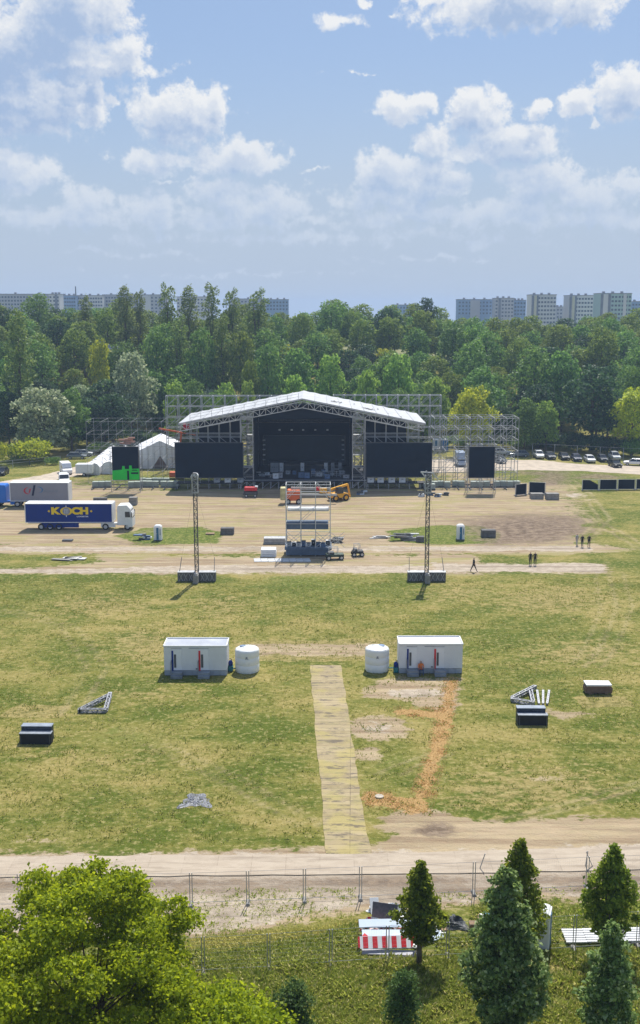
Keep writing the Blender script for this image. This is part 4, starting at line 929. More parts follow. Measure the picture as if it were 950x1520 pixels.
# --- articulated lorry with a blue curtain side trailer, cab to the right
def lorry(label, name, x, y, L, face, body, cabm, cabx, hgt=4.0, rz=0.0, skirt=True, roofm=None, floor=1.2):
    t = thing(name, label, 'lorry', (x, y, 0), rz); W = 2.5; s = face
    MB().box((0, 0, (floor+hgt)/2), (L, W, hgt-floor)).build('trailer_box', body, t, bev=.05)
    b = MB(); b.box((0, 0, hgt+.03), (L+.06, W+.06, .10)); 
    for e in (-1, 1): b.box((e*(L/2), 0, (floor+hgt)/2), (.12, W+.08, hgt-floor))
    b.box((0, -W/2-.02, floor+.02), (L, .06, .10)); b.build('trailer_frame', roofm or white, t)
    b = MB(); b.box((0, 0, floor-.15), (L-.3, 1.1, .25)); b.box((-s*L*.1, -W/2+.1, .75), (L*.42, .06, .7)) if skirt else None; b.build('chassis', blue if skirt else dsteel, t)
    for k in range(3): 
        for e in (-1, 1): wheel(t, -s*(L/2-2.3-k*1.35) if skirt else -s*(L/2-2.0-k*1.35*.9), e*1.05, .5, .35)
    # cab
    cl = 2.3; cx = s*(L/2+.75+cl/2); c_ = MB()
    prof = [(-cl/2, .75), (-cl/2, 3.45), (-cl/2+.15, 3.8), (cl*.15, 3.85), (cl*.36, 3.3), (cl/2-.05, 2.5), (cl/2, 1.6), (cl/2, .45), (cl*.2, .45), (cl*.2, .75)]
    if s < 0: prof = [(-a, z) for a, z in prof][::-1]
    c_.prism(prof, -1.22, 1.22); cb_ = c_.build('cab', cabm, t, (cx, 0, 0), bev=.07)
    b = MB(); gp = [(cl*.02, 2.0), (cl*.36, 2.0), (cl*.33, 2.85), (cl*.02, 2.85)]; gp = [(s*a, z) for a, z in gp]
    if s < 0: gp = gp[::-1]
    b.prism(gp, -1.25, -1.2); b.prism(gp, 1.2, 1.25); b.build('side_window', glass, cb_)
    b = MB(); b.add([(s*(cl/2+.0), -1.1, 1.9), (s*(cl/2+.0), 1.1, 1.9), (s*(cl*.40), 1.1, 3.1), (s*(cl*.40), -1.1, 3.1)], [(0, 1, 2, 3)]); b.build('windscreen', glass, cb_)
    b = MB(); b.box((s*(cl*.46), -1.38, 2.4), (.12, .22, .75)); b.box((s*(cl*.46), 1.38, 2.4), (.12, .22, .75)); b.build('mirror', dsteel, cb_)
    b = MB(); b.box((-s*.95, 0, .8), (3.6, 1.0, .3)); b.box((-s*2.6, -1.05, .75), (2.2 if skirt else 1.6, .12, .65)); b.build('side_fairing', cabm, cb_)
    for e in (-1, 1): wheel(t, cx+s*.35, e*1.05, .5, .3); wheel(t, cx-s*3.0, e*1.0, .5, .45)
    return t, W
xA, yA = G(103, 787); 
t, W = lorry('lorry with a dark blue trailer lettered in yellow and a white cab', 'articulated_lorry', xA, yA+1.25, 13.2, 1, blue, white, 0, 4.05)
ylw = mat('yellow_print', (.85, .62, .02), .5, 0, .05); gry = mat('grey_print', (.25, .27, .32), .5, 0, .05); wpr = mat('white_print', (.75, .78, .85), .5, 0, .05)
k_ = link('lettering', text_mesh('K', 1.4, .09, sx_=1.3), t, (-2.05, -W/2-.03, 2.95)); k_.data.materials.append(ylw)
k_ = link('lettering', text_mesh('CH', 1.4, .09, sx_=1.25), t, (1.75, -W/2-.03, 2.95)); k_.data.materials.append(ylw)
def ring(rx, rz_, r0, n=28, sq=1.0):
    vs = [(f_*rx*math.cos(a), 0, f_*rz_*math.sin(a)) for f_ in (r0, 1) for a in (2*math.pi*k/n for k in range(n))]
    b = MB(); b.add(vs, [(k, (k+1) % n, n+(k+1) % n, n+k) for k in range(n)]); return b
ring(.92, .62, .62).build('emblem', ylw, t, (-.35, -W/2-.035, 2.95))
b = ring(.56, .56, .0); b.build('emblem', gry, t, (-.35, -W/2-.04, 2.95))
b = MB()
for dz in (-.28, -.1, .1, .28): b.box((0, 0, dz), (.70, .012, .03))
for dx in (-.25, 0, .25): b.box((dx, -.004, 0), (.03, .012, .72))
b.box((0, 0, .74), (.10, .012, .28)); b.box((0, 0, -.74), (.10, .012, .28)); b.build('emblem', wpr, t, (-.35, -W/2-.055, 2.95))
b = MB(); b.add([(-3.2, 0, 0), (-2.95, 0, -.2), (-2.8, 0, 0), (-2.95, 0, .2)], [(0, 1, 2, 3)]); b.add([(3.25, 0, 0), (3.45, 0, -.18), (3.65, 0, 0), (3.45, 0, .18)], [(0, 1, 2, 3)]); b.build('lettering', ylw, t, (.0, -W/2-.035, 2.95))
k_ = link('lettering', text_mesh('LOGISTIK', .26, .01, sx_=1.6), t, (2.1, -W/2-.03, 2.12)); k_.data.materials.append(wpr)
xB, yB = G(60, 753)
greyt = mat('grey_trailer', (.29, .29, .34), .5, 0, .06, .5)
t, W = lorry('lorry with a pale grey box body and a bright blue cab', 'articulated_lorry', xB-.1, yB+1.3, 9.9, -1, greyt, mat('cab_blue', (.02, .17, .62), .4, 0, .06), 0, 4.15, .0, False, None, 1.05)
def arcstrip(mb, cx, cz, r, a0, a1, w0, n=12):
    vs = []
    for k in range(n+1):
        a = a0+(a1-a0)*k/n; ww = w0*math.sin(math.pi*(k+.6)/(n+1.2))
        vs += [(cx+(r-ww)*math.cos(a)*1.25, 0, cz+(r-ww)*math.sin(a)), (cx+(r+ww)*math.cos(a)*1.25, 0, cz+(r+ww)*math.sin(a))]
    mb.add(vs, [(2*k, 2*k+1, 2*k+3, 2*k+2) for k in range(n)])
b = MB(); arcstrip(b, -2.0, 0, .55, 1.6, 5.0, .12); b.add([(-2.0, 0, -.35), (-1.75, 0, -.35), (-1.55, 0, .35), (-1.8, 0, .35)], [(0, 1, 2, 3)]); b.build('emblem', mat('red_print', (.55, .05, .07)), t, (.2, -W/2-.035, 2.85))
b = MB(); b.add([(-1.5, 0, -.85), (-1.15, 0, -.85), (-.75, 0, .95), (-1.1, 0, .95)], [(0, 1, 2, 3)]); b.build('emblem', mat('navy_print', (.02, .03, .08)), t, (.2, -W/2-.035, 2.85))
b = MB(); arcstrip(b, -.25, .15, .5, -1.5, 2.0, .10); b.build('emblem', mat('steel_blue_print', (.10, .22, .42)), t, (.2, -W/2-.035, 2.85))
k_ = link('lettering', text_mesh('MERICE', .48, .015, sx_=1.5), t, (2.0, -W/2-.03, 2.75)); k_.data.materials.append(gry)
# --- cars
def car_meshes():
    b = MB(); W = 1.78
    prof = [(-2.15, .35), (2.15, .35), (2.2, .62), (2.12, .86), (1.2, .98), (-1.75, 1.0), (-2.18, .92), (-2.22, .6)]
    b.prism(prof, -W/2, W/2); body = b
    g_ = MB(); zt, zb = 1.47, .97
    P_ = [(1.15, -.80, zb), (1.15, .80, zb), (-1.85, .80, zb), (-1.85, -.80, zb), (.45, -.64, zt), (.45, .64, zt), (-1.45, .64, zt), (-1.45, -.64, zt)]
    g_.add(P_, [(0, 1, 5, 4), (1, 2, 6, 5), (2, 3, 7, 6), (3, 0, 4, 7)])
    rf = MB(); rf.box((-.5, 0, 1.485), (1.98, 1.34, .07)); 
    for e in (-1, 1):
        for xa, xb_ in ((1.15, .45), (-.35, -.45), (-1.85, -1.45)): rf.bar((xa, e*.81, zb), (xb_, e*.65, zt), .07)
    return body, g_, rf
cb_, cg_, cr_ = car_meshes()
def car(label, px, py, colr, rz, group=None, sc_=(1, 1, 1), tall=1.0):
    x, Y = G(px, py); t = thing('parked_car', label, 'car', (x, Y+1.2, 0), rz, group)
    m_ = mat('car_paint_%d_%d_%d' % tuple(int(c*99) for c in colr), colr, .3, .25, .04, 1, 0, .6)
    o = cb_.build('body', m_, t, bev=.10); cg_.build('window', glass, t); cr_.build('roof', m_, t, bev=.02)
    for a in (-1.35, 1.35):
        for e in (-1, 1): wheel(t, a, e*.82, .32, .2)
    for e in (-1, 1):
        MB().box((2.17, e*.62, .72), (.08, .32, .15)).build('headlight', white, t); MB().box((-2.2, e*.68, .78), (.06, .22, .22)).build('tail_light', red, t)
    t.scale = (sc_[0], sc_[1], tall); return t
Wc, Bk, Sv, Gy, Dk, Bl = (.75, .76, .78), (.02, .022, .026), (.48, .50, .52), (.16, .19, .22), (.05, .06, .075), (.10, .16, .26)
f_ = -math.pi/2
car('grey blue estate car parked side on at the end of the right scaffold', 771, 679, Gy, math.pi+.1, None, (1.06, 1, 1))
car('white car behind the tall black screen, left of the grey estate', 746, 676, Wc, -.2)
car('dark car close behind the tall black screen', 743, 688, Dk, f_+.2, None, (1, 1, 1), 1.1)
car('white car first in the line under the trees, next to the grey estate', 801, 681, Wc, f_, None, (1, 1, 1), 1.15)
car('dark grey car between the first white car and the black cars', 818, 682, Dk, f_+.05)
car('black car left of its nearly identical neighbour under the trees', 839, 683, Bk, f_, None, (1, 1.05, 1))
car('dark blue grey car beside the black car, before the silver one', 857, 685, (.06, .07, .11), f_)
car('silver white car alone between dark cars under the big oak', 877, 687, Wc, f_)
car('small dark car under the big oak, between silver car and van', 896, 686, Dk, f_, None, (.9, .95, 1))
car('silver people carrier behind the black car near the right edge', 914, 684, Sv, f_, None, (1.05, 1, 1), 1.25)
car('black car in front of the silver people carrier', 915, 694, Bk, f_+.1)
car('white car at the right edge of the gravel road', 944, 692, Wc, 2.8, None, (1.05, 1, 1))
car('silver car at the far left end of the gravel road', 122, 678, Sv, .1); car('white car parked beyond the pale tents', 140, 673, Wc, .1); car('dark car by the bushes on the left gravel road', 112, 682, Gy, .1)
car('black car at the left edge below the yellow bush', 1, 706, Bk, f_)
# pickup / van left
def van(label, px, py, rz, m_, L=4.8, Hh=2.2, loadm=None):
    x, Y = G(px, py); t = thing('delivery_van', label, 'van', (x, Y+1.2, 0), rz)
    b = MB(); b.prism([(-L/2, .35), (L/2, .35), (L/2, 1.0), (L*.36, 1.25), (L*.24, Hh), (-L/2, Hh)] if not loadm else [(-L/2, .35), (L/2, .35), (L/2, 1.0), (L*.36, 1.2), (L*.24, Hh*.85), (-L*.02, Hh*.85), (-L*.03, 1.1), (-L/2, 1.1)], -.95, .95); b.build('body', m_, t, bev=.08)
    b = MB(); b.add([(L*.365, -.85, 1.27), (L*.365, .85, 1.27), (L*.255, .8, Hh*.83), (L*.255, -.8, Hh*.83)], [(0, 1, 2, 3)])
    for e in (-1, 1): b.box((L*.14, e*.955, 1.5), (L*.18, .02, .5))
    b.build('window', glass, t)
    for a in (-L*.3, L*.32):
        for e in (-1, 1): wheel(t, a, e*.85, .35, .22)
    if loadm: MB().box((-L*.27, 0, 1.5), (L*.4, 1.7, .8)).build('cargo', loadm, t, bev=.2)
    for e in (-1, 1): MB().box((L/2+.01, e*.7, .8), (.05, .3, .18)).build('headlight', white, t)
    return t
van('white pickup with pale bags on its bed behind the grey lorry', 93, 719, -1.3, white, 5.2, 2.3, casem[3])
van('white blue truck parked behind the right scaffold', 684, 692, f_, mat('van_blue_grey', (.36, .45, .60), .4), 5.0, 3.0)
van('white van behind the pickup near the gravel road', 96, 704, -1.2, white, 5.0, 2.3)
# --- portable toilets
def toilet(label, px, py, rz=0.0, group=None, body=white, door=None, scl=1.0):
    x, Y = G(px, py); t = thing('portable_toilet', label, 'toilet', (x, Y+.6, 0), rz, group)
    door = door or mat('toilet_blue', (.03, .16, .30), .5, 0, .1)
    MB().box((0, 0, 1.08), (1.1, 1.15, 1.96)).build('cabin', body, t, bev=.04)
    b = MB(); b.box((0, 0, .06), (1.2, 1.22, .12)); b.build('base', dsteel, t)
    b = MB(); b.lathe([(.80, 0), (.72, .10), (.48, .22), (.1, .27)], (0, 0, 2.06), 4); o = b.build('roof', plast, t, rz=math.pi/4, bev=.03); o.scale = (.92, .92, 1.0)
    b = MB(); b.box((0, -.59, 1.05), (.34, .03, 1.80)); b.box((.38, -.585, 1.3), (.10, .02, .9)); d_ = b.build('door', door, t); MB().box((-.1, -.615, 1.1), (.05, .03, .14)).build('handle', alu, d_)
    t.scale = (scl,)*3; return t
toilet('white portable toilet with a blue door on the left green patch', 234, 803)
toilet('white portable toilet with a blue door on the right green patch', 684, 802)
for i, px in enumerate((647, 654, 661)): toilet('white and blue portable toilet in the row behind the right wide screen', px, 668+i*.3, 0, 'toilets behind the stage', white if i < 2 else mat('toilet_cabin_blue', (.03, .22, .62), .5), None, 1.2)
t = toilet('portable toilet with a white pointed roof beside the largest maple', 803, 1413, 1.25)
lo_, lp = MB(), MB()
for k in range(3): lo_.box((-.46+k*.001, -.35+k*.22, 0), (.0, .0, .0))
k_ = MB()
for dz in (0, .09, .18): k_.box((0, 0, dz), (.24, .01, .05))
k_.box((0, 0, -.55), (.62, .01, .07)); k_.build('sign', gry, t, (-.57, .0, 1.45), -math.pi/2)
# --- stacks and ballast blocks
def block(label, px0, px1, py0, py1, m_, name='ballast_block', cat='block', depth=1.0, layers=2, rz=0.0, group=None, Hh=None):
    pc = (px0+px1)/2; x, Y = G(pc, py1); W_ = (px1-px0)/F*(Y*math.cos(TH)+H*math.sin(TH)); Hh = Hh or max(.3, zd(py0, Y+depth*.9)); t = thing(name, label, cat, (x, Y+depth/2, 0), rz, group); hz_ = Hh/layers
    for k in range(layers):
        b = MB(); b.box((.02*(k % 2), 0, hz_*(k+.5)+.0), (W_-.04*k, depth, hz_-.03)); b.build('slab' if layers > 1 else 'body', m_, t, bev=.03)
    b = MB(); b.box((-W_*.3, 0, .0), (.12, depth*1.02, .08)); b.box((W_*.3, 0, 0), (.12, depth*1.02, .08)); b.build('bearer', wood, t)
    return t
block('dark grey ballast block between the left toilet and the centre tower', 327, 347, 782, 794, dconc, depth=1.2)
block('dark grey ballast block right of the right toilet', 715, 736, 785, 798, dconc, depth=1.2)
block('small dark ballast block beside the right mast', 618, 630, 795, 805, dconc, depth=1.0)
block('left one of two pale block stacks by the black fence panels', 788, 807, 731, 741, concrete, 'block_stack', 'stack', 1.4)
block('right one of two pale block stacks by the black fence panels', 811, 830, 731, 742, concrete, 'block_stack', 'stack', 1.4)
block('grey stone block at the foot of the left scaffold', 191, 203, 737, 750, concrete, depth=1.2)
block('grey slab stack at the foot of the left scaffold', 138, 158, 738, 746, dconc, 'block_stack', 'stack', 1.0)
block('thin dark pallet lying on the dirt below the blue lorry', 92, 107, 801, 804, dsteel, 'pallet', 'pallet', .9, 1, 0, None, .25)
block('thin pallet beside the ballast block near the left mast', 305, 318, 791, 794, wood, 'pallet', 'pallet', .9, 1, 0, None, .2)
def heap(label, px, py, n, L, m_, seed, name='plate_stack', cat='stack', wid=.5, spread=1.2, hh=.12):
    r_ = random.Random(seed); x, Y = G(px, py); t = thing(name, label, cat, (x, Y+.5, 0))
    for k in range(n):
        b = MB(); b.box((0, 0, 0), (L*r_.uniform(.6, 1.1), wid*r_.uniform(.7, 1.2), hh)); b.build('plank', m_[k % len(m_)], t, (r_.uniform(-1, 1)*spread, r_.uniform(-.4, .4)*spread, hh/2+.02+(k//2)*hh*1.15), r_.uniform(-.35, .35), .01)
    return t
heap('pile of pale aluminium plates left of the right mast', 603, 803, 12, 2.8, (alu, galv, dsteel), 1, spread=1.1, hh=.14)
heap('few long pale bars on the green patch edge left of the plate pile', 566, 800, 5, 2.4, (pale, galv), 2, 'bar_bundle', 'bars', .25, .5, .12)
heap('dark clutter of tools beside the left toilet', 212, 802, 8, 1.2, (dsteel, casem[0], white), 3, 'tool_heap', 'tools', .5, .9, .18)
heap('pale debris slabs lying on the grass below the blue lorry', 100, 832, 6, 3.0, (concrete, pale), 4, 'slab_heap', 'slabs', .8, 1.3, .08)
# --- centre front of house tower
x0, Yt = G(457.5, 826); tw = thing('control_tower', 'open aluminium scaffold tower in the middle of the field with blue decks', 'scaffold tower', (x0, Yt+.2, 0))
wt, ht, dt_ = 6.0, 9.9, 2.4
for k in range(4):
    x = -wt/2+k*wt/3; b = MB()
    for yy in (0, dt_):
        b.bar((x, yy, 0), (x, yy, ht), .10)
        for z in (1.2, 2.9, 4.5, 6.6, 8.5, ht-.05):
            if k < 3: b.bar((x, yy, z), (x+wt/3, yy, z), .07)
        if k in (0, 2): b.bar((x, yy, ht-2.2) if k == 0 else (x, yy, ht), (x+wt/3, yy, ht) if k == 0 else (x+wt/3, yy, ht-2.2), .06)
        if k == 1: b.bar((x, yy, 4.6), (x+wt/3, yy, 6.5), .05)
        if k != 1: b.bar((x, yy, 1.2), (x+wt/3, yy, 2.9), .05); b.bar((x+wt/3, yy, 1.2), (x, yy, 2.9), .05)
    for z in (1.2, 2.9, 4.5, 6.6, 8.5, ht-.05): b.bar((x, 0, z), (x, dt_, z), .07)
    b.build('bay_frame', alu, tw)
slate = mat('slate_blue_deck', (.09, .13, .19), .7, 0, .2, .8)
MB().box((-.1, dt_/2, 4.15), (wt-.3, dt_-.2, .9)).build('deck', slate, tw)
MB().box((0, dt_/2, 6.35), (wt-.4, dt_-.2, .25)).build('deck', mat('silver_sheet', (.55, .56, .58), .5, .2), tw)
MB().box((0, dt_/2+.3, 1.1), (wt+.4, dt_+1.5, .25)).build('deck', slate, tw)
b = MB(); b.box((0, -.3, .6), (wt, .1, .75)); b.build('skirt', slate, tw)
rr = random.Random(12)
for i in range(9):
    x = x0-wt/2+.4+i*.66; case(CX, 0, 10, (.55, .5, rr.uniform(.4, .9)), casem[rr.choice((0, 2, 2, 0, 1))], 'dark case on the lower deck of the centre tower', 'cases on the centre tower', 1.25); o = [q_ for q_ in COL.objects if q_.name.startswith('equipment_case') and q_.parent is None][-1]; o.location = (x, Yt+.6+rr.uniform(-.2, 1.2), 1.23)
pv_ = mat('paving_slabs', (.55, .56, .57), .8, 0, .15, 1)
for i in range(8):
    px = 382+i*10.5; X_, Y_ = G(px, 832); o = MB().box((0, 0, .03+.006*(i % 2)), (.90, 1.9, .06)).build('ground_mat', pv_, None, (X_, Y_, .02), .12); tag(o, 'pale ground sheet in the strip before the centre tower', 'mat', 'pale sheets before the centre tower')
block('stack of pale plates wrapped in film left of the centre tower', 387, 410, 812, 827, white, 'plate_stack', 'stack', 1.8, 3)
block('long stack of grey boards behind the wrapped plates', 391, 424, 796, 808, galv, 'board_stack', 'stack', 1.5, 3)
heap('dark grey lump of rubber mats left of the centre tower', 414, 801, 6, 1.8, (dsteel,), 5, 'mat_heap', 'mats', .8, .6, .12)
heap('pile of grey parts right of the centre tower', 497, 806, 8, 1.6, (galv, dsteel, concrete), 6, 'part_heap', 'parts', .6, .6, .16)
def buggy(label, px, py, L, colr, seed):
    x, Y = G(px, py); t = thing('utility_buggy', label, 'buggy', (x, Y+.7, 0), .1); r_ = random.Random(seed)
    MB().box((0, 0, .62), (L, 1.2, .38)).build('body', colr, t, bev=.08); MB().box((-L*.22, 0, .95), (L*.35, 1.0, .3)).build('seat', dsteel, t, bev=.06)
    b = MB()
    for a in (-L*.35, L*.15):
        for e in (-.5, .5): b.bar((a, e, .8), (a+.08, e, 1.65), .06)
    for e in (-.5, .5): b.bar((-L*.33, e, 1.65), (L*.2, e, 1.65), .06)
    b.build('roll_cage', alu, t)
    for a in (-L*.36, L*.36):
        for e in (-.6, .6): wheel(t, a, e, .32, .25)
buggy('dark green utility buggy loaded with gear right of the centre tower', 497, 832, 2.4, mat('buggy_green', (.05, .08, .05)), 1)
buggy('small black quad standing alone right of the buggy', 531, 827, 1.5, casem[2], 2)
# --- masts
def mast(label, px, py_block, Ht, sg):
    x, Y = G(px, 862); t = thing('truss_mast', label, 'mast', (x, Y, 0)); b = MB(); lattice(b, 0, 0, .2, Ht, .42, .42, .55, .075, .045); b.build('lattice', dsteel, t)
    b = MB(); lattice(b, 0, 0, Ht-2.4, Ht-.3, .68, .68, .55, .08, .05); b.box((0, 0, Ht-2.4), (.75, .75, .12)); b.build('sleeve', galv, t)
    b = MB()
    if sg < 0: b.prism([(-.25, Ht), (.25, Ht), (.45, Ht-.25), (.4, Ht-.7), (.1, Ht-.75), (.1, Ht-.5), (-.15, Ht-.4), (-.4, Ht-.75), (-.5, Ht-.4)], -.22, .22)
    else:
        for a, z in ((-.9, .15), (-.3, .25), (.4, .1)): b.bar((a, 0, Ht+z), (a+.75, 0, Ht-.75), .16)
        b.bar((-.8, 0, Ht+.1), (.6, 0, Ht), .14)
    b.build('head', white if sg < 0 else alu, t)
    for s in (-1, 1):
        o = MB(); o.box((s*1.32, .0, .58), (2.05, 1.0, 1.1)); q_ = o.build('ballast', dconc, t, bev=.03)
        o = MB(); 
        for k in range(3): o.bar((s*(.5+k*.6), -.52, .1), (s*(.95+k*.6), -.52, 1.05), .06); o.bar((s*(.95+k*.6), -.52, .1), (s*(.5+k*.6), -.52, 1.05), .06)
        o.box((s*1.32, 0, 1.17), (2.1, 1.05, .06)); o.build('frame', galv, q_)
        o = MB(); o.bar((s*2.15, 0, 1.1), (s*2.05, 1.6, 2.6), .07); o.bar((s*2.05, 1.6, 2.6), (s*.2, 0, Ht-2.5), .012); o.build('stay', dsteel, t)
    o = MB(); o.box((0, -1.15, .55), (.62, 1.2, 1.05)); o.box((0, -1.2, 1.15), (.45, .8, .2)); o.build('front_ballast', concrete, t, bev=.04)
    return t
mast('slim dark truss mast on ballast in front of the left wide screen', 292.5, 866, 13.5, -1)
mast('slim dark truss mast on ballast in front of the right wide screen', 633, 866, 13.5, 1)
# --- machines in front of the stage
def telehandler(label, px, py, m_, L, rz, boom, mb2=None):
    x, Y = G(px, py); t = thing('telehandler', label, 'telehandler', (x, Y+1, 0), rz)
    b = MB(); b.prism([(-L/2, .55), (L/2, .55), (L/2, 1.25), (L*.2, 1.45), (-L*.2, 1.35), (-L/2, 1.5)], -1.0, 1.0); b.build('body', m_, t, bev=.1)
    b = MB(); b.prism([(-.7, 1.3), (.6, 1.3), (.45, 2.4), (-.6, 2.4)], -1.0, -.1); b.build('cab', glass, t, bev=.05)
    b = MB(); b.bar((-L/2+.2, .45, 1.9), (L/2+boom, .45, 1.3 if boom > 1 else 2.6), .38); b.bar((L/2+boom, .45, 1.3 if boom > 1 else 2.6), (L/2+boom+.5, .45, .3), .25); b.build('boom', mb2 or m_, t)
    for a in (-L*.32, L*.32):
        for e in (-1, 1): wheel(t, a, e*.95, .58, .4, m_)
telehandler('yellow telehandler at the front edge of the stage', 502, 744, yellow, 3.2, .5, .6)
x, Y = G(435, 749); t = thing('boom_lift', 'orange boom lift with a pale counterweight box seen behind the centre tower', 'boom lift', (x, Y+1, 0))
MB().box((-.1, 0, 1.1), (2.4, 2.1, .9)).build('chassis', orange, t, bev=.1); MB().box((.1, 0, 2.0), (2.2, 1.8, 1.0)).build('turntable', orange, t, bev=.12)
MB().box((-1.75, 0, 1.8), (.9, 1.9, 2.1)).build('counterweight', mat('cream_paint', (.55, .50, .25), .6), t, bev=.1)
b = MB(); b.bar((-.4, .1, 2.7), (6.4, .1, 2.6), .4); b.bar((1.0, .1, 1.6), (7.6, .1, 1.5), .35); b.build('boom', mat('grey_boom', (.42, .42, .40), .5), t)
b = MB(); b.box((5.2, .1, 2.3), (1.3, .9, .9)); b.build('knuckle', yellow, t, bev=.1); MB().box((4.3, 0, 2.6), (.6, .5, .6)).build('joint', red, t, bev=.05)
for a in (-.9, 1.0):
    for e in (-1, 1): wheel(t, a, e*1.0, .5, .35)
x, Y = G(372, 739); t = thing('scissor_lift', 'red lift platform parked before the left stage tower', 'lift', (x, Y+1, 0))
MB().box((0, 0, 1.5), (2.3, 1.2, .7)).build('platform', red, t, bev=.12); MB().box((-.1, 0, .7), (2.6, 1.2, .5)).build('chassis', dsteel, t, bev=.05)
b = MB(); b.bar((-.9, 0, .8), (.9, 0, 1.3), .12); b.bar((.9, 0, .8), (-.9, 0, 1.3), .12); b.build('scissor', dsteel, t); MB().box((1.0, 0, 1.85), (.5, 1.0, .3)).build('console', white, t)
for a in (-.8, .8):
    for e in (-.6, .6): wheel(t, a, e, .3, .2)
# --- clutter in front of the right wing
rr = random.Random(31)
for i, (px, py) in enumerate(((628, 738), (640, 736), (652, 738), (662, 736), (535, 735), (541, 733))):
    heap(['white bags and cables before the right wing', 'grey crate pieces beside the right mast top', 'pale tangle of rope by the right wing steps', 'small dark reel at the right wing', 'silver parts by the right stage tower', 'blue grey bits beside the silver parts'][i], px, py, 4, 1.0, (casem[3], casem[0], dsteel) if i != 3 else (dsteel,), 40+i, 'gear_heap', 'gear', .6, .4, .25)
# --- tents behind the left scaffold
tent = mat('tent_fabric', (.80, .81, .84), .6, 0, .05, .5)
x0_, x1_ = xd(208, 232, 2), xd(263, 232, 2); t = thing('marquee', 'white gabled marquee behind the left wide screen', 'tent', ((x0_+x1_)/2+1.2, 226, 0), .12); wq = x1_-x0_+2
b = MB(); b.prism([(-wq/2, 0), (wq/2, 0), (wq/2, 3.6), (0, 5.9), (-wq/2, 3.6)], 0, 14); b.build('canopy', tent, t)
b = MB(); b.prism([(-1.7, .05), (1.7, .05), (0, 2.7)], -.06, .0); b.build('entrance', mat('tent_shade_brown', (.18, .13, .11), .8), t)
b = MB()
for k in range(9): xx = -wq/2+wq*k/8; b.bar((xx, -.08, 0), (xx, -.08, 3.6+2.3*(1-abs(xx)/(wq/2))), .07)
b.build('frame', galv, t)
for i in range(3):
    a_ = G(137+i*25, 705-i*1.5); e_ = G(172+i*17, 675); d_ = Vector((e_[0]-a_[0], e_[1]-a_[1])); L = d_.length*.9; an = math.atan2(d_.y, d_.x)-math.pi/2
    t = thing('long_tent', ['long white tunnel tent nearest the gravel road', 'middle long white tunnel tent beside the screen with the green part', 'long white tunnel tent next to the marquee'][i], 'tent', (a_[0], a_[1], 0), an)
    w_ = 3.0; prof = [(-w_/2, 0), (w_/2, 0), (w_/2, 1.5), (w_*.32, 2.2), (0, 2.5), (-w_*.32, 2.2), (-w_/2, 1.5)]
    b = MB(); b.prism(prof, 0, L); b.build('canopy', tent, t)
    for k in range(7):
        b = MB()
        for j in range(2, 6): b.bar((prof[j][0]*1.01, L*k/6, prof[j][1]+.03), (prof[j+1 if j < 6 else 0][0]*1.01, L*k/6, prof[j+1 if j < 6 else 0][1]+.03), .10)
        b.build('hoop', galv, t)
x, Y = G(125, 707); t = thing('site_trailer', 'small white box trailer before the long tents', 'trailer', (x, Y+1, 0)); MB().box((0, 0, 1.5), (3.4, 2.2, 1.9)).build('body', white, t, bev=.08)
for e in (-1, 1): wheel(t, 0, e*1.0, .35, .22)
b = MB(); b.bar((-1.7, 0, .55), (-2.6, 0, .5), .1); b.build('drawbar', dsteel, t)
# --- red and orange access machines behind the left wing
x, z = xd(262, 212, 10), 0; t = thing('cherry_picker', 'orange and red cherry picker arm showing above the left wide screen', 'cherry picker', (xd(262, 212, 8), 212, 0))
b = MB(); b.box((0, 0, .9), (3.0, 2.0, 1.0)); b.build('chassis', orange, t, bev=.1)
b = MB(); b.bar((0, 0, 1.5), (1.0, 0, 9.2), .35); b.bar((1.0, 0, 9.2), (-3.4, 0, 10.0), .30); b.build('boom', orange, t)
b = MB(); b.box((2.0, 0, 10.4), (1.2, .9, 1.1)); b.build('basket', red, t); b = MB(); b.bar((-3.3, 0, 9.9), (3.8, 0, 8.7), .16); b.build('jib', orange, t)
heap('brown packs stowed on top of the left tall screen', 188, 735, 7, 1.3, (mat('brown_pack', (.45, .24, .17)),), 50, 'pack_row', 'packs', .5, 1.3, .3).location = (xd(187, 196.6, 9), 196.6, 8.75)
# --- black fence panels
def fpanel(label, px0, px1, pyb, group, rz=0.0, torn=False, hh=2.0, first_=False):
    a_, e_ = G(px0, pyb), G(px1, pyb+rz); L = math.hypot(e_[0]-a_[0], e_[1]-a_[1]); an = math.atan2(e_[1]-a_[1], e_[0]-a_[0])
    t = thing('fence_panel', label, 'fence panel', (a_[0], a_[1], 0), an, group)
    b = MB(); b.prism([(0.08, .2), (L-.08, .2), (L-.08, hh*.55), (L*.45, hh-.05), (0.08, hh-.05)] if torn else [(0.08, .2), (L-.08, .2), (L-.08, hh-.05), (0.08, hh-.05)], -.02, .02); b.build('screen_cloth', cloth, t)
    b = MB(); b.bar((0, 0, 0), (0, 0, hh), .12); b.bar((L, 0, 0), (L, 0, hh), .12); b.bar((0, 0, hh), (L, 0, hh), .06); b.bar((0, 0, .15), (L, 0, .15), .10); b.build('frame', alu, t)
    for x in (0, L): MB().box((x, 0, .07), (.25, .7, .14)).build('foot', concrete, t)
fpanel('black covered fence panel, leaning, next to the ballast tanks', 765, 781, 736, None, -1.5, hh=2.1)
fpanel('black covered fence panel behind the two block stacks', 785, 809, 733, None, 1.0, hh=2.2)
fpanel('black covered fence panel with a torn corner, first of the row on the right', 864, 888, 728, None, 0, True)
for i in range(3): fpanel('intact black covered fence panel in the row on the right', 890+i*27, 915+i*27, 727.6-i*.4, 'intact black panels of the right row')
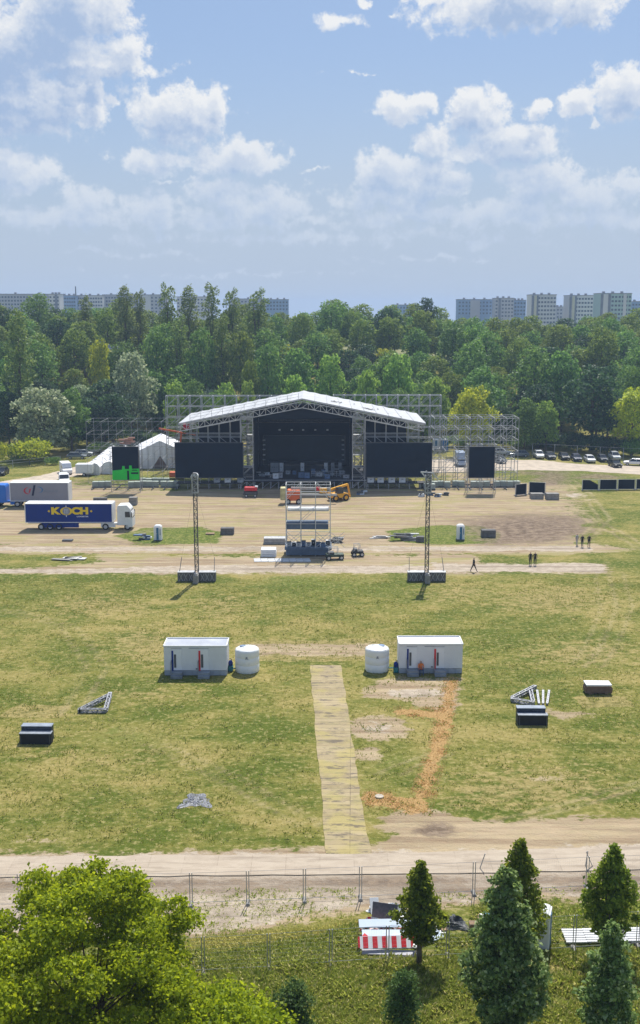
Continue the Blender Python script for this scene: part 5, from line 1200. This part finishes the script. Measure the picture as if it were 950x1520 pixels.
# --- site fence along the lower track
def hpanel(p, q, label, group):
    L = math.hypot(q[0]-p[0], q[1]-p[1]); an = math.atan2(q[1]-p[1], q[0]-p[0]); t = thing('mesh_fence', label, 'fence', (p[0], p[1], 0), an, group); hh = 2.0
    b = MB(); g_ = .07
    for x in (g_, L-g_): b.tube([(x, 0, .08), (x, 0, hh)], .026, 6)
    b.tube([(g_, 0, hh-.02), (L-g_, 0, hh-.02)], .008, 5); b.tube([(g_, 0, .18), (L-g_, 0, .18)], .014, 5); b.build('frame', galv, t)
    b = MB(); n = int(L/.13)
    for k in range(1, n): b.bar((g_+k*(L-2*g_)/n, 0, .2), (g_+k*(L-2*g_)/n, 0, hh-.03), .0024)
    for k in range(1, 8): b.bar((g_, 0, .2+k*.225), (L-g_, 0, .2+k*.225), .0024)
    b.build('wire_mesh', galv, t)
    b = MB(); b.box((0, 0, .07), (.24, .62, .13), top=(.7, .9)); b.build('foot', concrete, t, bev=.02); return t
up = [(-55, 1347), (30, 1346), (115, 1346), (200, 1345.5), (284, 1344), (368, 1341), (452, 1337.5), (535, 1334), (619, 1331), (703, 1327), (787, 1323), (871, 1319), (955, 1316), (1040, 1312)]
for i in range(len(up)-1): hpanel(G(*up[i]), G(*up[i+1]), 'wire mesh fence panel on feet along the sandy track', 'upper line of mesh fence panels')
lowf = [(110, 1452), (206, 1449), (302, 1444), (399, 1439), (491, 1432), (575, 1426), (664, 1421), (756, 1416), (852, 1410), (946, 1404), (1040, 1398)]
for i in range(len(lowf)-1): hpanel(G(*lowf[i]), G(*lowf[i+1]), 'wire mesh fence panel on feet in the green weeds', 'lower line of mesh fence panels')
# far fences at the wood edge
def post_fence(name, label, pts, hh, step, wires):
    t = thing(name, label, 'fence', (0, 0, 0)); L0 = 0
    for i in range(len(pts)-1):
        a_, e_ = Vector(pts[i]), Vector(pts[i+1]); n = max(1, int((e_-a_).length/step))
        for k in range(n+1): v = a_.lerp(e_, k/n); MB().bar((0, 0, 0), (0, 0, hh), .12).build('post', galv, t, (v.x, v.y, terr(v.x, v.y)))
        b = MB()
        for z in wires: b.bar((a_.x, a_.y, z), (e_.x, e_.y, z), .05)
        b.build('rail', galv, t)
post_fence('wire_fence', 'grey post and rail fence in front of the yellow bush at the left', [G(-6, 697), G(44, 692), G(90, 688)], 1.6, 3.2, (1.6, 1.0))
post_fence('wire_fence', 'tall thin wire fence behind the parked cars', [G(790, 675), G(960, 684)], 2.6, 4.5, (2.6,))
# --- sanitary containers
def container(label, px0, px1, pyb, m_roof, sitter=False):
    x0_, Y = G(px0, pyb); x1_, _ = G(px1, pyb); W_ = x1_-x0_; D_ = 2.45; hh = 2.75
    t = thing('sanitary_container', label, 'container', ((x0_+x1_)/2, Y, 0))
    wallm = mat('container_wall', (.70, .72, .76), .5, 0, .04, .8, 0, .4, .12, (.5, .5, .5)); sk = mat('container_skirt', (.36, .40, .46), .6, 0, .1)
    MB().box((0, D_/2, .5+(hh-.5)/2), (W_, D_, hh-.5)).build('wall', wallm, t, bev=.03)
    b = MB(); b.box((0, D_/2, hh+.02), (W_+.04, D_+.04, .05)); rf = b.build('roof', m_roof, t)
    b = MB()
    for e in (-1, 1): b.box((e*(W_/2), D_/2, hh+.08), (.09, D_+.08, .12)); b.box((0, D_/2+e*D_/2, hh+.08), (W_+.06, .09, .12))
    b.build('rim', white, rf)
    b = MB()
    for k in range(9):
        b.box((-W_/2+.33+k*(W_-.66)/8, .03, .25), ((W_-.66)/8-.05, .04, .44))
    b.box((0, D_/2+.05, .25), (W_-.02, D_-.05, .44)); b.build('skirt', sk, t)
    for i, (fx, colr) in enumerate(((-.36, blue), (.07, red))):
        dx = fx*W_
        d_ = MB().box((dx+.35, -.015, 1.52), (.92, .03, 1.95)).build('door', mat('container_door', (.76, .78, .81), .5, 0, .03), t)
        MB().box((dx-.02, -.04, 1.45), (.17, .03, 1.9)).build('stripe', colr, t)
        MB().box((dx+.22, -.04, 1.42), (.19, .03, 1.25)).build('vent', dsteel, t)
        MB().box((dx+.35, -.02, 2.62), (.95, .03, .04)).build('trim', galv, t)
        b = MB(); b.box((dx+.42, -.38, .46), (1.05, .72, .05)); b.box((dx+.42, -.86, .24), (1.05, .26, .05)); b.box((dx+.42, -.70, .36), (1.05, .04, .2)); b.box((dx+.42, -.98, .13), (1.05, .03, .2))
        for e in (-.5, .5): b.bar((dx+.42+e, -.05, .1), (dx+.42+e, -1.0, .1), .05); b.bar((dx+.42+e, -.7, .0), (dx+.42+e, -.7, .45), .05); b.bar((dx+.42+e*.98, -.05, .0), (dx+.42+e*.98, -.05, .45), .05)
        b.bar((dx-.12, -.1, .5), (dx-.12, -.1, 1.5), .04); b.bar((dx-.12, -.1, 1.5), (dx-.12, -.7, 1.45), .04); b.bar((dx-.12, -.7, .5), (dx-.12, -.7, 1.45), .04)
        b.build('steps', mat('step_steel', (.26, .29, .33), .5, .3), t)
    MB().box((.02*W_, -.03, .66), (.18, .04, .10)).build('vent_flap', dsteel, t); MB().box((-.02*W_, -.02, hh-.12), (.95, .02, .05)).build('nameplate', gry, t)
    return t, W_, D_
t, W_, D_ = container('white sanitary container with an open rimmed roof, left of the left tank', 244, 337, 1003, mat('roof_shiny', (.50, .52, .57), .35, .2, .1, .5))
t, W_, D_ = container('white sanitary container with a person on its steps, right of the right tank', 592, 686, 1000, mat('roof_grey', (.56, .58, .62), .5, .1, .1, .5))
def tank(label, px, pyb, r, hh, sg):
    x, Y = G(px, pyb); t = thing('water_tank', label, 'water tank', (x, Y+r, 0))
    b = MB(); pr = [(r*.98, 0), (r, .05), (r, hh*.33), (r*.985, hh*.34), (r, hh*.36), (r, hh*.66), (r*.985, hh*.67), (r, hh*.69), (r, hh*.93), (r*.96, hh*.985), (r*.85, hh*1.02), (r*.25, hh*1.10), (0.02, hh*1.10)]
    b.lathe(pr, (0, 0, 0), 40); b.build('shell', plast, t, smoothf=True)
    b = MB()
    for k in range(8): a = k*math.pi/4; b.bar((r*.3*math.cos(a), r*.3*math.sin(a), hh*1.1), (r*.93*math.cos(a), r*.93*math.sin(a), hh*1.0), .10, .05)
    b.build('roof_rib', plast, t)
    b = MB(); b.lathe([(.30, 0), (.30, .09), (.24, .11)], (-sg*r*.35, r*.12, hh*1.055), 18); b.build('lid', mat('lid_blue', (.16, .24, .38)), t)
    b = MB(); b.box((0, 0, 0), (.16, .02, .22)); b.bar((-.13, 0, -.15), (-.02, 0, .1), .03); b.bar((.13, 0, -.15), (.02, 0, .1), .03); b.build('mark', gry, t, (0.02*sg, -r-.008, hh*.72))
    b = MB(); b.tube([(-sg*r*.95, -.2, .25), (-sg*(r+.35), -.2, .25), (-sg*(r+.75), -.1, .45)], .06, 8); b.build('hose', mat('pump_teal', (.03, .20, .22)), t)
tank('round white water tank beside the left container', 366, 1001, 1.12, 2.15, 1)
tank('round white water tank beside the right container', 560.5, 1000, 1.12, 2.15, -1)
for label, px, py in (('teal pump set between the left container and its tank', 342, 998), ('blue pump set between the right container and its tank', 588, 1000)):
    x, Y = G(px, py); t = thing('pump', label, 'pump', (x, Y+.4, 0)); MB().box((0, 0, .28), (.45, .55, .5)).build('base', mat('pump_teal', (.03, .2, .22)), t, bev=.06)
    MB().lathe([(.2, 0), (.22, .3), (.14, .5), (.04, .55)], (0, 0, .5), 14).build('vessel', blue, t, smoothf=True); MB().tube([(.1, 0, .9), (.1, 0, 1.15), (-.1, 0, 1.2)], .04, 6).build('pipe', dsteel, t)
# --- equipment on the meadow
def bigcase(label, px0, px1, py0, py1):
    x0_, Y = G(px0, py1); x1_, _ = G(px1, py1); W_ = x1_-x0_; t = thing('equipment_crate', label, 'crate', ((x0_+x1_)/2, Y, 0), -.02)
    navy = mat('crate_navy', (.020, .035, .065), .45, 0, .15); bl = mat('crate_black', (.012, .013, .016), .7, 0, .2)
    MB().box((0, .30, .42), (W_, .60, .84)).build('front_box', bl, t, bev=.02)
    MB().box((-.05, .95, .60), (W_-.1, .64, 1.2)).build('rear_box', navy, t, bev=.02)
    MB().box((0, .30, .86), (W_+.03, .62, .05)).build('lid', mat('crate_lid', (.30, .33, .38), .5), t)
    MB().box((-.05, .95, 1.22), (W_-.05, .68, .05)).build('lid', mat('crate_lid_rear', (.26, .30, .36), .5), t)
    b = MB(); 
    for x in (-W_/2+.1, W_/2-.1): b.box((x, -.01, .42), (.06, .02, .8))
    b.build('corner_strip', dsteel, t)
bigcase('pair of black crates, one behind the other, alone on the left meadow', 29, 76, 1073, 1105)
bigcase('pair of black crates in front of the loose truss pieces', 769, 813, 1046, 1077)
tal = mat('truss_aluminium', (.30, .31, .34), .5, .4, .2, 3)
def trusspiece(label, segs, wd=.26):
    t = thing('truss_piece', label, 'truss', (*G(*segs[0][0]), 0)); ox, oy = t.location.x, t.location.y
    for a_, e_, z0_, z1_ in segs:
        p_, q_ = G(*a_), G(*e_); b = MB(); P0, P1 = Vector((p_[0]-ox, p_[1]-oy, z0_)), Vector((q_[0]-ox, q_[1]-oy, z1_)); d_ = (P1-P0).normalized(); n_ = d_.cross(Vector((0, 0, 1))).normalized()*wd/2; u = Vector((0, 0, wd/2)); n = max(2, int((P1-P0).length/.4))
        for s1 in (-1, 1):
            for s2 in (-1, 1): b.bar(P0+n_*s1+u*s2, P1+n_*s1+u*s2, .07)
            for k in range(n): A_, B_ = P0.lerp(P1, k/n), P0.lerp(P1, (k+1)/n); e = 1 if k % 2 else -1; b.bar(A_+n_*s1-u*e, B_+n_*s1+u*e, .05); b.bar(A_+u*s1-n_*e, B_+u*s1+n_*e, .05)
        for s1 in (-1, 1): b.box(tuple((P0 if s1 < 0 else P1)), (wd, wd, wd))
        b.build('beam', tal, t)
trusspiece('triangle of three silver truss beams lying on the left meadow', [((118, 1058), (162, 1040), .2, .45), ((120, 1058), (156, 1058), .2, .2), ((157, 1057), (164, 1038), .2, .5)])
trusspiece('bent silver truss frame behind the right pair of black crates', [((760, 1040), (794, 1026), .2, .4), ((760, 1042), (790, 1047), .2, .2), ((787, 1029), (791, 1046), .3, .2)])
for i, px in enumerate((800, 806, 812)): trusspiece(['left one of three short silver bars behind the right black crates', 'middle one of three short silver bars behind the right black crates', 'right one of three short silver bars behind the right black crates'][i], [((px, 1047), (px+(i-1)*3, 1030), .12, .30)], .11)
x, Y = G(889, 1031); t = thing('timber_crate', 'low brown crate under a white sheet on the right meadow', 'crate', (x, Y, 0))
b = MB(); b.prism([(-1.15, .1), (1.15, .1), (1.2, .55), (1.0, .80), (-1.0, .80), (-1.2, .55)], 0, 1.0); b.build('body', mat('brown_board', (.17, .11, .075), .8, 0, .3, 3), t, bev=.02)
b = MB(); b.prism([(-1.12, .76), (1.05, .76), (1.1, .90), (-1.15, .92)], -.05, 1.1); b.build('cover', tent, t, bev=.03); b = MB(); b.box((-.7, .5, .05), (.3, 1, .1)); b.box((.7, .5, .05), (.3, 1, .1)); b.build('bearer', wood, t)
def tarp(name, label, cat, px, py, rx, ry, hh, ms, seed, n=26):
    g = np.random.default_rng(seed); x, Y = G(px, py); b = MB(); vs = []
    for j in range(n+1):
        for i in range(n+1):
            u, v = i/n*2-1, j/n*2-1; r_ = max(abs(u), abs(v)); ang = math.atan2(v, u); e = 1+.22*math.sin(ang*3+seed)+.12*math.sin(ang*7+seed*2)
            k_ = max(0, 1-r_**3); vs.append((u*rx*e, v*ry*e, .02+hh*k_*(.35+.65*g.random())*(.6+.4*math.sin(u*5+v*4+seed))))
    fs = [(j*(n+1)+i, j*(n+1)+i+1, (j+1)*(n+1)+i+1, (j+1)*(n+1)+i) for j in range(n) for i in range(n)]
    b.add(vs, fs); b.m = [0 if (g.random() < .6) else 1 for _ in fs] if isinstance(ms, tuple) else b.m
    o = b.build(name, list(ms) if isinstance(ms, tuple) else ms, None, (x, Y, 0)); return tag(o, label, cat)
tarp('tarpaulin', 'crumpled black and white plastic sheet on the left meadow', 'tarpaulin', 291, 1189, .90, .95, .13, (mat('sheet_white', (.19, .20, .23), .5), mat('sheet_black', (.05, .053, .06), .5)), 3)
x, Y = G(563, 1183); o = MB().lathe([(.30, 0), (.31, .05), (.27, .08)], (0, 0, 0), 20).build('drain_cover', mat('cover_tan', (.48, .42, .34), .8), None, (x, Y, .02)); tag(o, 'round pale cover lying in the orange wood chips', 'cover')
# --- rubbish and barriers near the lower fence
def panelthing(label, name, cat, px, py, L, Wd, z, rz, tilt, m_, th_=.06, extra=None):
    x, Y = G(px, py); t = thing(name, label, cat, (x, Y, z), rz); t.rotation_euler = (tilt, 0, rz)
    MB().box((0, 0, 0), (L, Wd, th_)).build('board', m_, t, bev=.01)
    if extra: extra(t)
    return t
def stripes(t):
    L = 3.0
    b = MB()
    for k in range(6): b.box((-L/2+.28+k*.5, -.012, .0), (.26, .012, .58))
    b.build('stripe', red, t)
x, Y = G(577, 1411); t = thing('road_barrier', 'long white barrier board with red blocks at the front of the scrap pile', 'barrier', (x, Y, .50), .02); t.rotation_euler = (-.85, 0, .04)
MB().box((0, 0.02, 0), (3.05, .04, .64)).build('board', white, t); stripes(t)
for e in (-1, 1): MB().box((e*1.56, .1, .02), (.10, .25, .55)).build('end_cap', red, t)
lb = mat('pale_blue_board', (.33, .42, .54), .5, 0, .1)
panelthing('grey white board lying lowest at the front of the scrap pile', 'board', 'board', 578, 1416, 2.9, .4, .08, -.06, .1, greyt)
panelthing('pale blue board lying behind the striped barrier', 'board', 'board', 578, 1398, 2.9, 1.0, .30, .0, .18, lb)
panelthing('long white board across the top of the scrap pile', 'board', 'board', 582, 1384, 3.6, .55, .55, .03, .3, lb)
panelthing('white grey board under the conical tree', 'board', 'board', 632, 1396, 1.9, .8, .15, .5, .1, lb)
panelthing('dark slatted metal panel standing at the back of the scrap pile', 'metal_grating', 'grating', 571, 1366, 1.4, .85, .55, -.25, 1.2, mat('slat_dark', (.10, .10, .12), .6, 0, .3, 6))
panelthing('white metal rack part at the back of the scrap pile', 'rack_part', 'rack', 556, 1352, .5, .9, .3, .1, .8, white, .08)
panelthing('red and white narrow board sticking out left of the striped barrier', 'board', 'board', 540, 1402, .7, .3, .35, 1.1, .5, red)
panelthing('short white plank leaning across the right end of the barrier', 'board', 'board', 618, 1408, 1.3, .2, .45, 1.3, .1, white)
tarp('tarpaulin', 'white crumpled film on the back of the scrap pile', 'tarpaulin', 577, 1352, 1.0, .5, .45, (white, galv), 5, 18)
tarp('tarpaulin', 'red and white tangle of barrier tape on the scrap pile', 'tape', 564, 1376, 1.1, .35, .55, (white, red), 8, 16)
tarp('tarpaulin', 'black plastic sheet between the conical tree and the maple', 'tarpaulin', 668, 1372, .85, .7, .55, (mat('sheet_black', (.035, .037, .042), .4), dsteel), 9, 16)
heap('light rubbish lying behind the lower fence beside the black sheet', 650, 1392, 6, .5, (white, pale, wood), 61, 'rubbish', 'rubbish', .3, .5, .08)
heap('blue and white rubbish showing through the maple crown', 722, 1388, 8, .9, (mat('tarp_blue', (.05, .25, .5)), white, wood), 62, 'rubbish', 'rubbish', .5, .5, .2)
cor = mat('corrugated_white', (.62, .63, .65), .5, 0, .1)
for i in range(4):
    a_, e_ = G(838+i*31, 1393), G(866+i*31, 1393); t = thing('slatted_board', 'flat white slatted board in the row lying beside the portable toilet' , 'board', (G(852+i*31, 1394)[0], G(852, 1394-i*.7)[1], .2), .01, 'white slatted boards on the grass')
    for k in range(6):
        MB().box((0, -.55+k*.22, .0), (1.1, .15, .06)).build('slat', cor, t)
    MB().box((-.4, 0, -.05), (.08, 1.3, .05)).build('bearer', galv, t)
# lone stakes beside the plate track
for px, py, lean in ((712, 1290, .3), (880, 1287, -.45), (869, 1286, .1)):
    x, Y = G(px, py); o = MB().bar((0, 0, 0), (lean, 0, 1.0), .05).build('stake', galv, None, (x, Y, 0)); tag(o, {712: 'leaning stake at the plate track, left of the maple tops', 880: 'leaning stake touching the conical tree on the right', 869: 'upright thin stake beside the right conical tree'}[px], 'stake')
# ------------------------------------------------------------------ people
skinm = mat('skin', (.45, .27, .19), .6); hairm = mat('hair', (.04, .025, .018), .8)
def person(label, x, y, rz, shirt, pants, pose='stand', scale_=1.0):
    V = {}; E = []
    def v(n_, p_, r_): V[n_] = (Vector(p_), r_)
    st_ = {'stand': (.05, -.05, .10, -.06), 'walk': (.36, -.38, .34, -.30)}.get(pose, (0, 0, 0, 0))
    if pose == 'sit':
        v('pel', (0, 0, .50), .15); v('ch', (0, -.04, .82), .15); v('sh', (0, -.06, 1.0), .13); v('nk', (0, -.08, 1.10), .055); v('hd0', (0, -.11, 1.20), .085); v('hd1', (0, -.11, 1.32), .075)
        for s, q_ in ((-1, 'l'), (1, 'r')):
            v('hp'+q_, (s*.10, -.03, .48), .10); v('kn'+q_, (s*.16, -.46, .52), .075); v('an'+q_, (s*.15, -.50, .10), .045); v('ft'+q_, (s*.16, -.66, .05), .04)
            v('so'+q_, (s*.19, -.06, .99), .065); v('el'+q_, (s*.25, -.20, .74), .045); v('ha'+q_, (s*.12, -.42, .66), .035)
    else:
        v('pel', (0, 0, .96), .13); v('ch', (0, .0, 1.22), .14); v('sh', (0, 0, 1.40), .12); v('nk', (0, 0, 1.51), .055); v('hd0', (0, -.02, 1.61), .082); v('hd1', (0, -.02, 1.72), .078)
        for i, (s, q_) in enumerate(((-1, 'l'), (1, 'r'))):
            f1, f2 = st_[i], st_[2+i]
            v('hp'+q_, (s*.10, 0, .90), .10); v('kn'+q_, (s*.11, -f1*.55, .50), .068); v('an'+q_, (s*.11, -f1 if f1 > 0 else -f1*1.0, .10), .042); v('ft'+q_, (s*.13, -f1-.16, .045), .038)
            v('so'+q_, (s*.19, 0, 1.41), .062); v('el'+q_, (s*.25, f2*.35, 1.12), .042); v('ha'+q_, (s*.26, -f2*.2-.05*(i+1), .86), .032)
    E = [('pel', 'ch'), ('ch', 'sh'), ('sh', 'nk'), ('nk', 'hd0'), ('hd0', 'hd1')]
    for q_ in 'lr': E += [('pel', 'hp'+q_), ('hp'+q_, 'kn'+q_), ('kn'+q_, 'an'+q_), ('an'+q_, 'ft'+q_), ('sh', 'so'+q_), ('so'+q_, 'el'+q_), ('el'+q_, 'ha'+q_)]
    ks = list(V); me_ = bpy.data.meshes.new('p'); me_.from_pydata([tuple(V[k][0]) for k in ks], [(ks.index(a), ks.index(b_)) for a, b_ in E], [])
    o = bpy.data.objects.new('tmp', me_); COL.objects.link(o); md = o.modifiers.new('s', 'SKIN'); o.modifiers.new('u', 'SUBSURF').levels = 1
    for i, k in enumerate(ks): me_.skin_vertices[0].data[i].radius = (V[k][1],)*2; me_.skin_vertices[0].data[i].use_root = (k == 'pel')
    dg = bpy.context.evaluated_depsgraph_get(); m2 = bpy.data.meshes.new_from_object(o.evaluated_get(dg)); bpy.data.objects.remove(o); m2.name = 'person'
    m2.materials.clear()
    for q_ in (skinm, shirt, pants, hairm, dsteel): m2.materials.append(q_)
    sh, pl_ = V['nk'][0].z, V['pel'][0].z; hz_ = V['hd1'][0].z
    for p_ in m2.polygons:
        c_ = p_.center; armr = abs(c_.x) > .2 and c_.z < V['ell'][0].z+.02 and pose != 'sit'
        if c_.z > hz_-.02 or (c_.z > V['hd0'][0].z-.02 and c_.y > V['hd0'][0].y+.03): i = 3
        elif c_.z > sh-.02: i = 0
        elif armr: i = 0
        elif c_.z > pl_+.0 and not (pose == 'sit' and c_.y < -.3): i = 1
        elif c_.z > .13: i = 2
        else: i = 4
        p_.material_index = i; p_.use_smooth = True
    ob = link('person', m2, None, (x, y, 0), rz); ob.scale = (scale_,)*3; return tag(ob, label, 'person')
dk = mat('cloth_dark', (.03, .032, .04), .9); bk_ = mat('cloth_black', (.014, .014, .018), .9); gw = mat('cloth_pale', (.50, .48, .46), .9); og = mat('cloth_orange', (.75, .20, .04), .9); bl_ = mat('cloth_blue', (.05, .08, .16), .9)
for lab, px, py, rz, s1, s2, ps in (('person in dark clothes walking alone along the dirt track', 703, 849, 1.9, dk, dk, 'walk'), ('left one of two people in black standing side by side on the track', 787, 839, .2, bk_, bk_, 'stand'),
        ('right one of two people in black standing side by side on the track', 794, 839, -.2, bk_, bk_, 'stand'), ('person in pale clothes, leftmost of the three by the ploughed patch', 856, 810, .6, gw, gw, 'stand'),
        ('person in dark shirt, middle of the three by the ploughed patch', 864, 812, .2, bk_, dk, 'stand'), ('person in black, rightmost of the three by the ploughed patch', 874, 812, -.4, bk_, bk_, 'stand')):
    x, Y = G(px, py); person(lab, x, Y, rz, s1, s2, ps, 1.08 if ps == 'walk' else 1.03)
x, Y = G(624, 1000); person('person in orange shirt sitting on the steps of the right container', x, Y-.12, .1, og, bl_, 'sit')
# ------------------------------------------------------------------ blocks of flats beyond the wood
def facade(t, W_, D_, hh, nwin, nfl, wmat, winw=1.5, fl=2.9, top_off=2.2, wh=1.35, bands=None, sides=True):
    MB().box((0, D_/2, hh/2), (W_, D_, hh)).build('wall', wmat, t)
    b = MB(); b.box((0, D_/2, hh+.25), (W_+.5, D_+.5, .5)); 
    for k in range(3): b.box((-W_*.3+k*W_*.3, D_/2, hh+1.1), (1.6, 2, 1.3))
    b.build('roof', mat('flat_roof_grey', (.26, .26, .28), .8), t)
    w_ = MB().box((0, 0, 0), (winw, .12, wh)).mesh('window', mat('far_window', (.06, .085, .12), .25, 0, .2))
    for j in range(nfl):
        for i in range(nwin): link('window', w_, t, (-W_/2+W_*(i+.5)/nwin, -.04, hh-top_off-j*fl))
    if bands:
        for bx, bw, bm in bands: MB().box((bx*W_, -.35, hh/2), (bw*W_, .6, hh-.6)).build('balcony_strip', bm, t)
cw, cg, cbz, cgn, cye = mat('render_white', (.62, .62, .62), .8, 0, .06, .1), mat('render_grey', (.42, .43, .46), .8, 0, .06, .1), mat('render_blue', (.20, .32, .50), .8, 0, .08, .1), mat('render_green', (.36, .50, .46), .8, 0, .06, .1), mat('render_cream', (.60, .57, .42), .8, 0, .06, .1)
dkb = mat('balcony_dark', (.16, .18, .22), .8, 0, .2, .2)
def flats(label, px0, px1, pyt, Y, wm, nwin, nfl, D_=14, bands=None, rz=0.0, **kw):
    hh = zd(pyt, Y); x0_, x1_ = xd(px0, Y, hh), xd(px1, Y, hh); t = thing('apartment_block', label, 'building', ((x0_+x1_)/2, Y, 0), rz); facade(t, x1_-x0_, D_, hh, nwin, nfl, wm, bands=bands, **kw); return t
flats('long pale slab block at the left edge above the wood', -40, 79, 437, 900, cg, 26, 5)
flats('pale gable end of a slab block standing proud next to the long left one', 72, 88, 437, 880, cw, 3, 5, bands=[(.2, .22, dkb)])
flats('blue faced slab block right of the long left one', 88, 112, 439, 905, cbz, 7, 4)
flats('white slab block partly behind the tree tops on the left', 110, 152, 439, 915, cw, 11, 4)
flats('white slab block behind the first tall poplars', 152, 205, 438, 925, cg, 13, 4)
flats('grey slab block with a pale gable between the poplars', 205, 246, 438, 930, cg, 7, 5, bands=[(-.2, .3, cw)])
flats('slab block seen between the middle poplars', 262, 312, 441, 950, cw, 10, 4)
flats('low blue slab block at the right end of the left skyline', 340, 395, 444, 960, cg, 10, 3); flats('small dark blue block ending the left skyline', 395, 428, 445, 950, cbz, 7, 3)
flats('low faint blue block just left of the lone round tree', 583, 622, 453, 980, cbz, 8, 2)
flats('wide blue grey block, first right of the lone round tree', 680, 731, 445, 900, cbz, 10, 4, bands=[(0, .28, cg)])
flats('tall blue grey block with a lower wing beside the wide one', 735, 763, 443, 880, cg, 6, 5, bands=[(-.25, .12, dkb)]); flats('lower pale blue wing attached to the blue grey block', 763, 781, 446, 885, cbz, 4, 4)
flats('pale tower block with cream balcony strips, first of three tall towers', 789, 826, 438, 800, cw, 8, 7, 18, [(-.44, .08, dkb), (-.34, .10, cye), (-.25, .07, dkb)])
flats('pale tower block, middle one of three tall towers', 845, 881, 439, 800, cw, 8, 7, 18, [(-.44, .08, dkb), (-.32, .10, cye), (-.22, .07, dkb)])
flats('green and white tower block, rightmost and tallest of the towers', 892, 938, 436, 760, cgn, 9, 8, 20, [(-.46, .08, dkb), (-.34, .16, cw), (-.22, .09, dkb), (.28, .10, cw)])
flats('grey block between the first and the middle tower', 826, 845, 456, 900, cg, 4, 3); flats('grey lilac block between the middle and the green tower', 881, 893, 447, 850, cg, 3, 6); flats('blue block cut off by the right edge', 938, 975, 448, 850, cbz, 8, 5)
x = xd(113, 1000, 40); t = thing('radio_mast', 'thin dark mast standing above the left skyline', 'mast', (x, 1000, 0)); b = MB(); b.bar((0, 0, 0), (0, 0, zd(425, 1000)), .9); b.build('pole', dsteel, t)
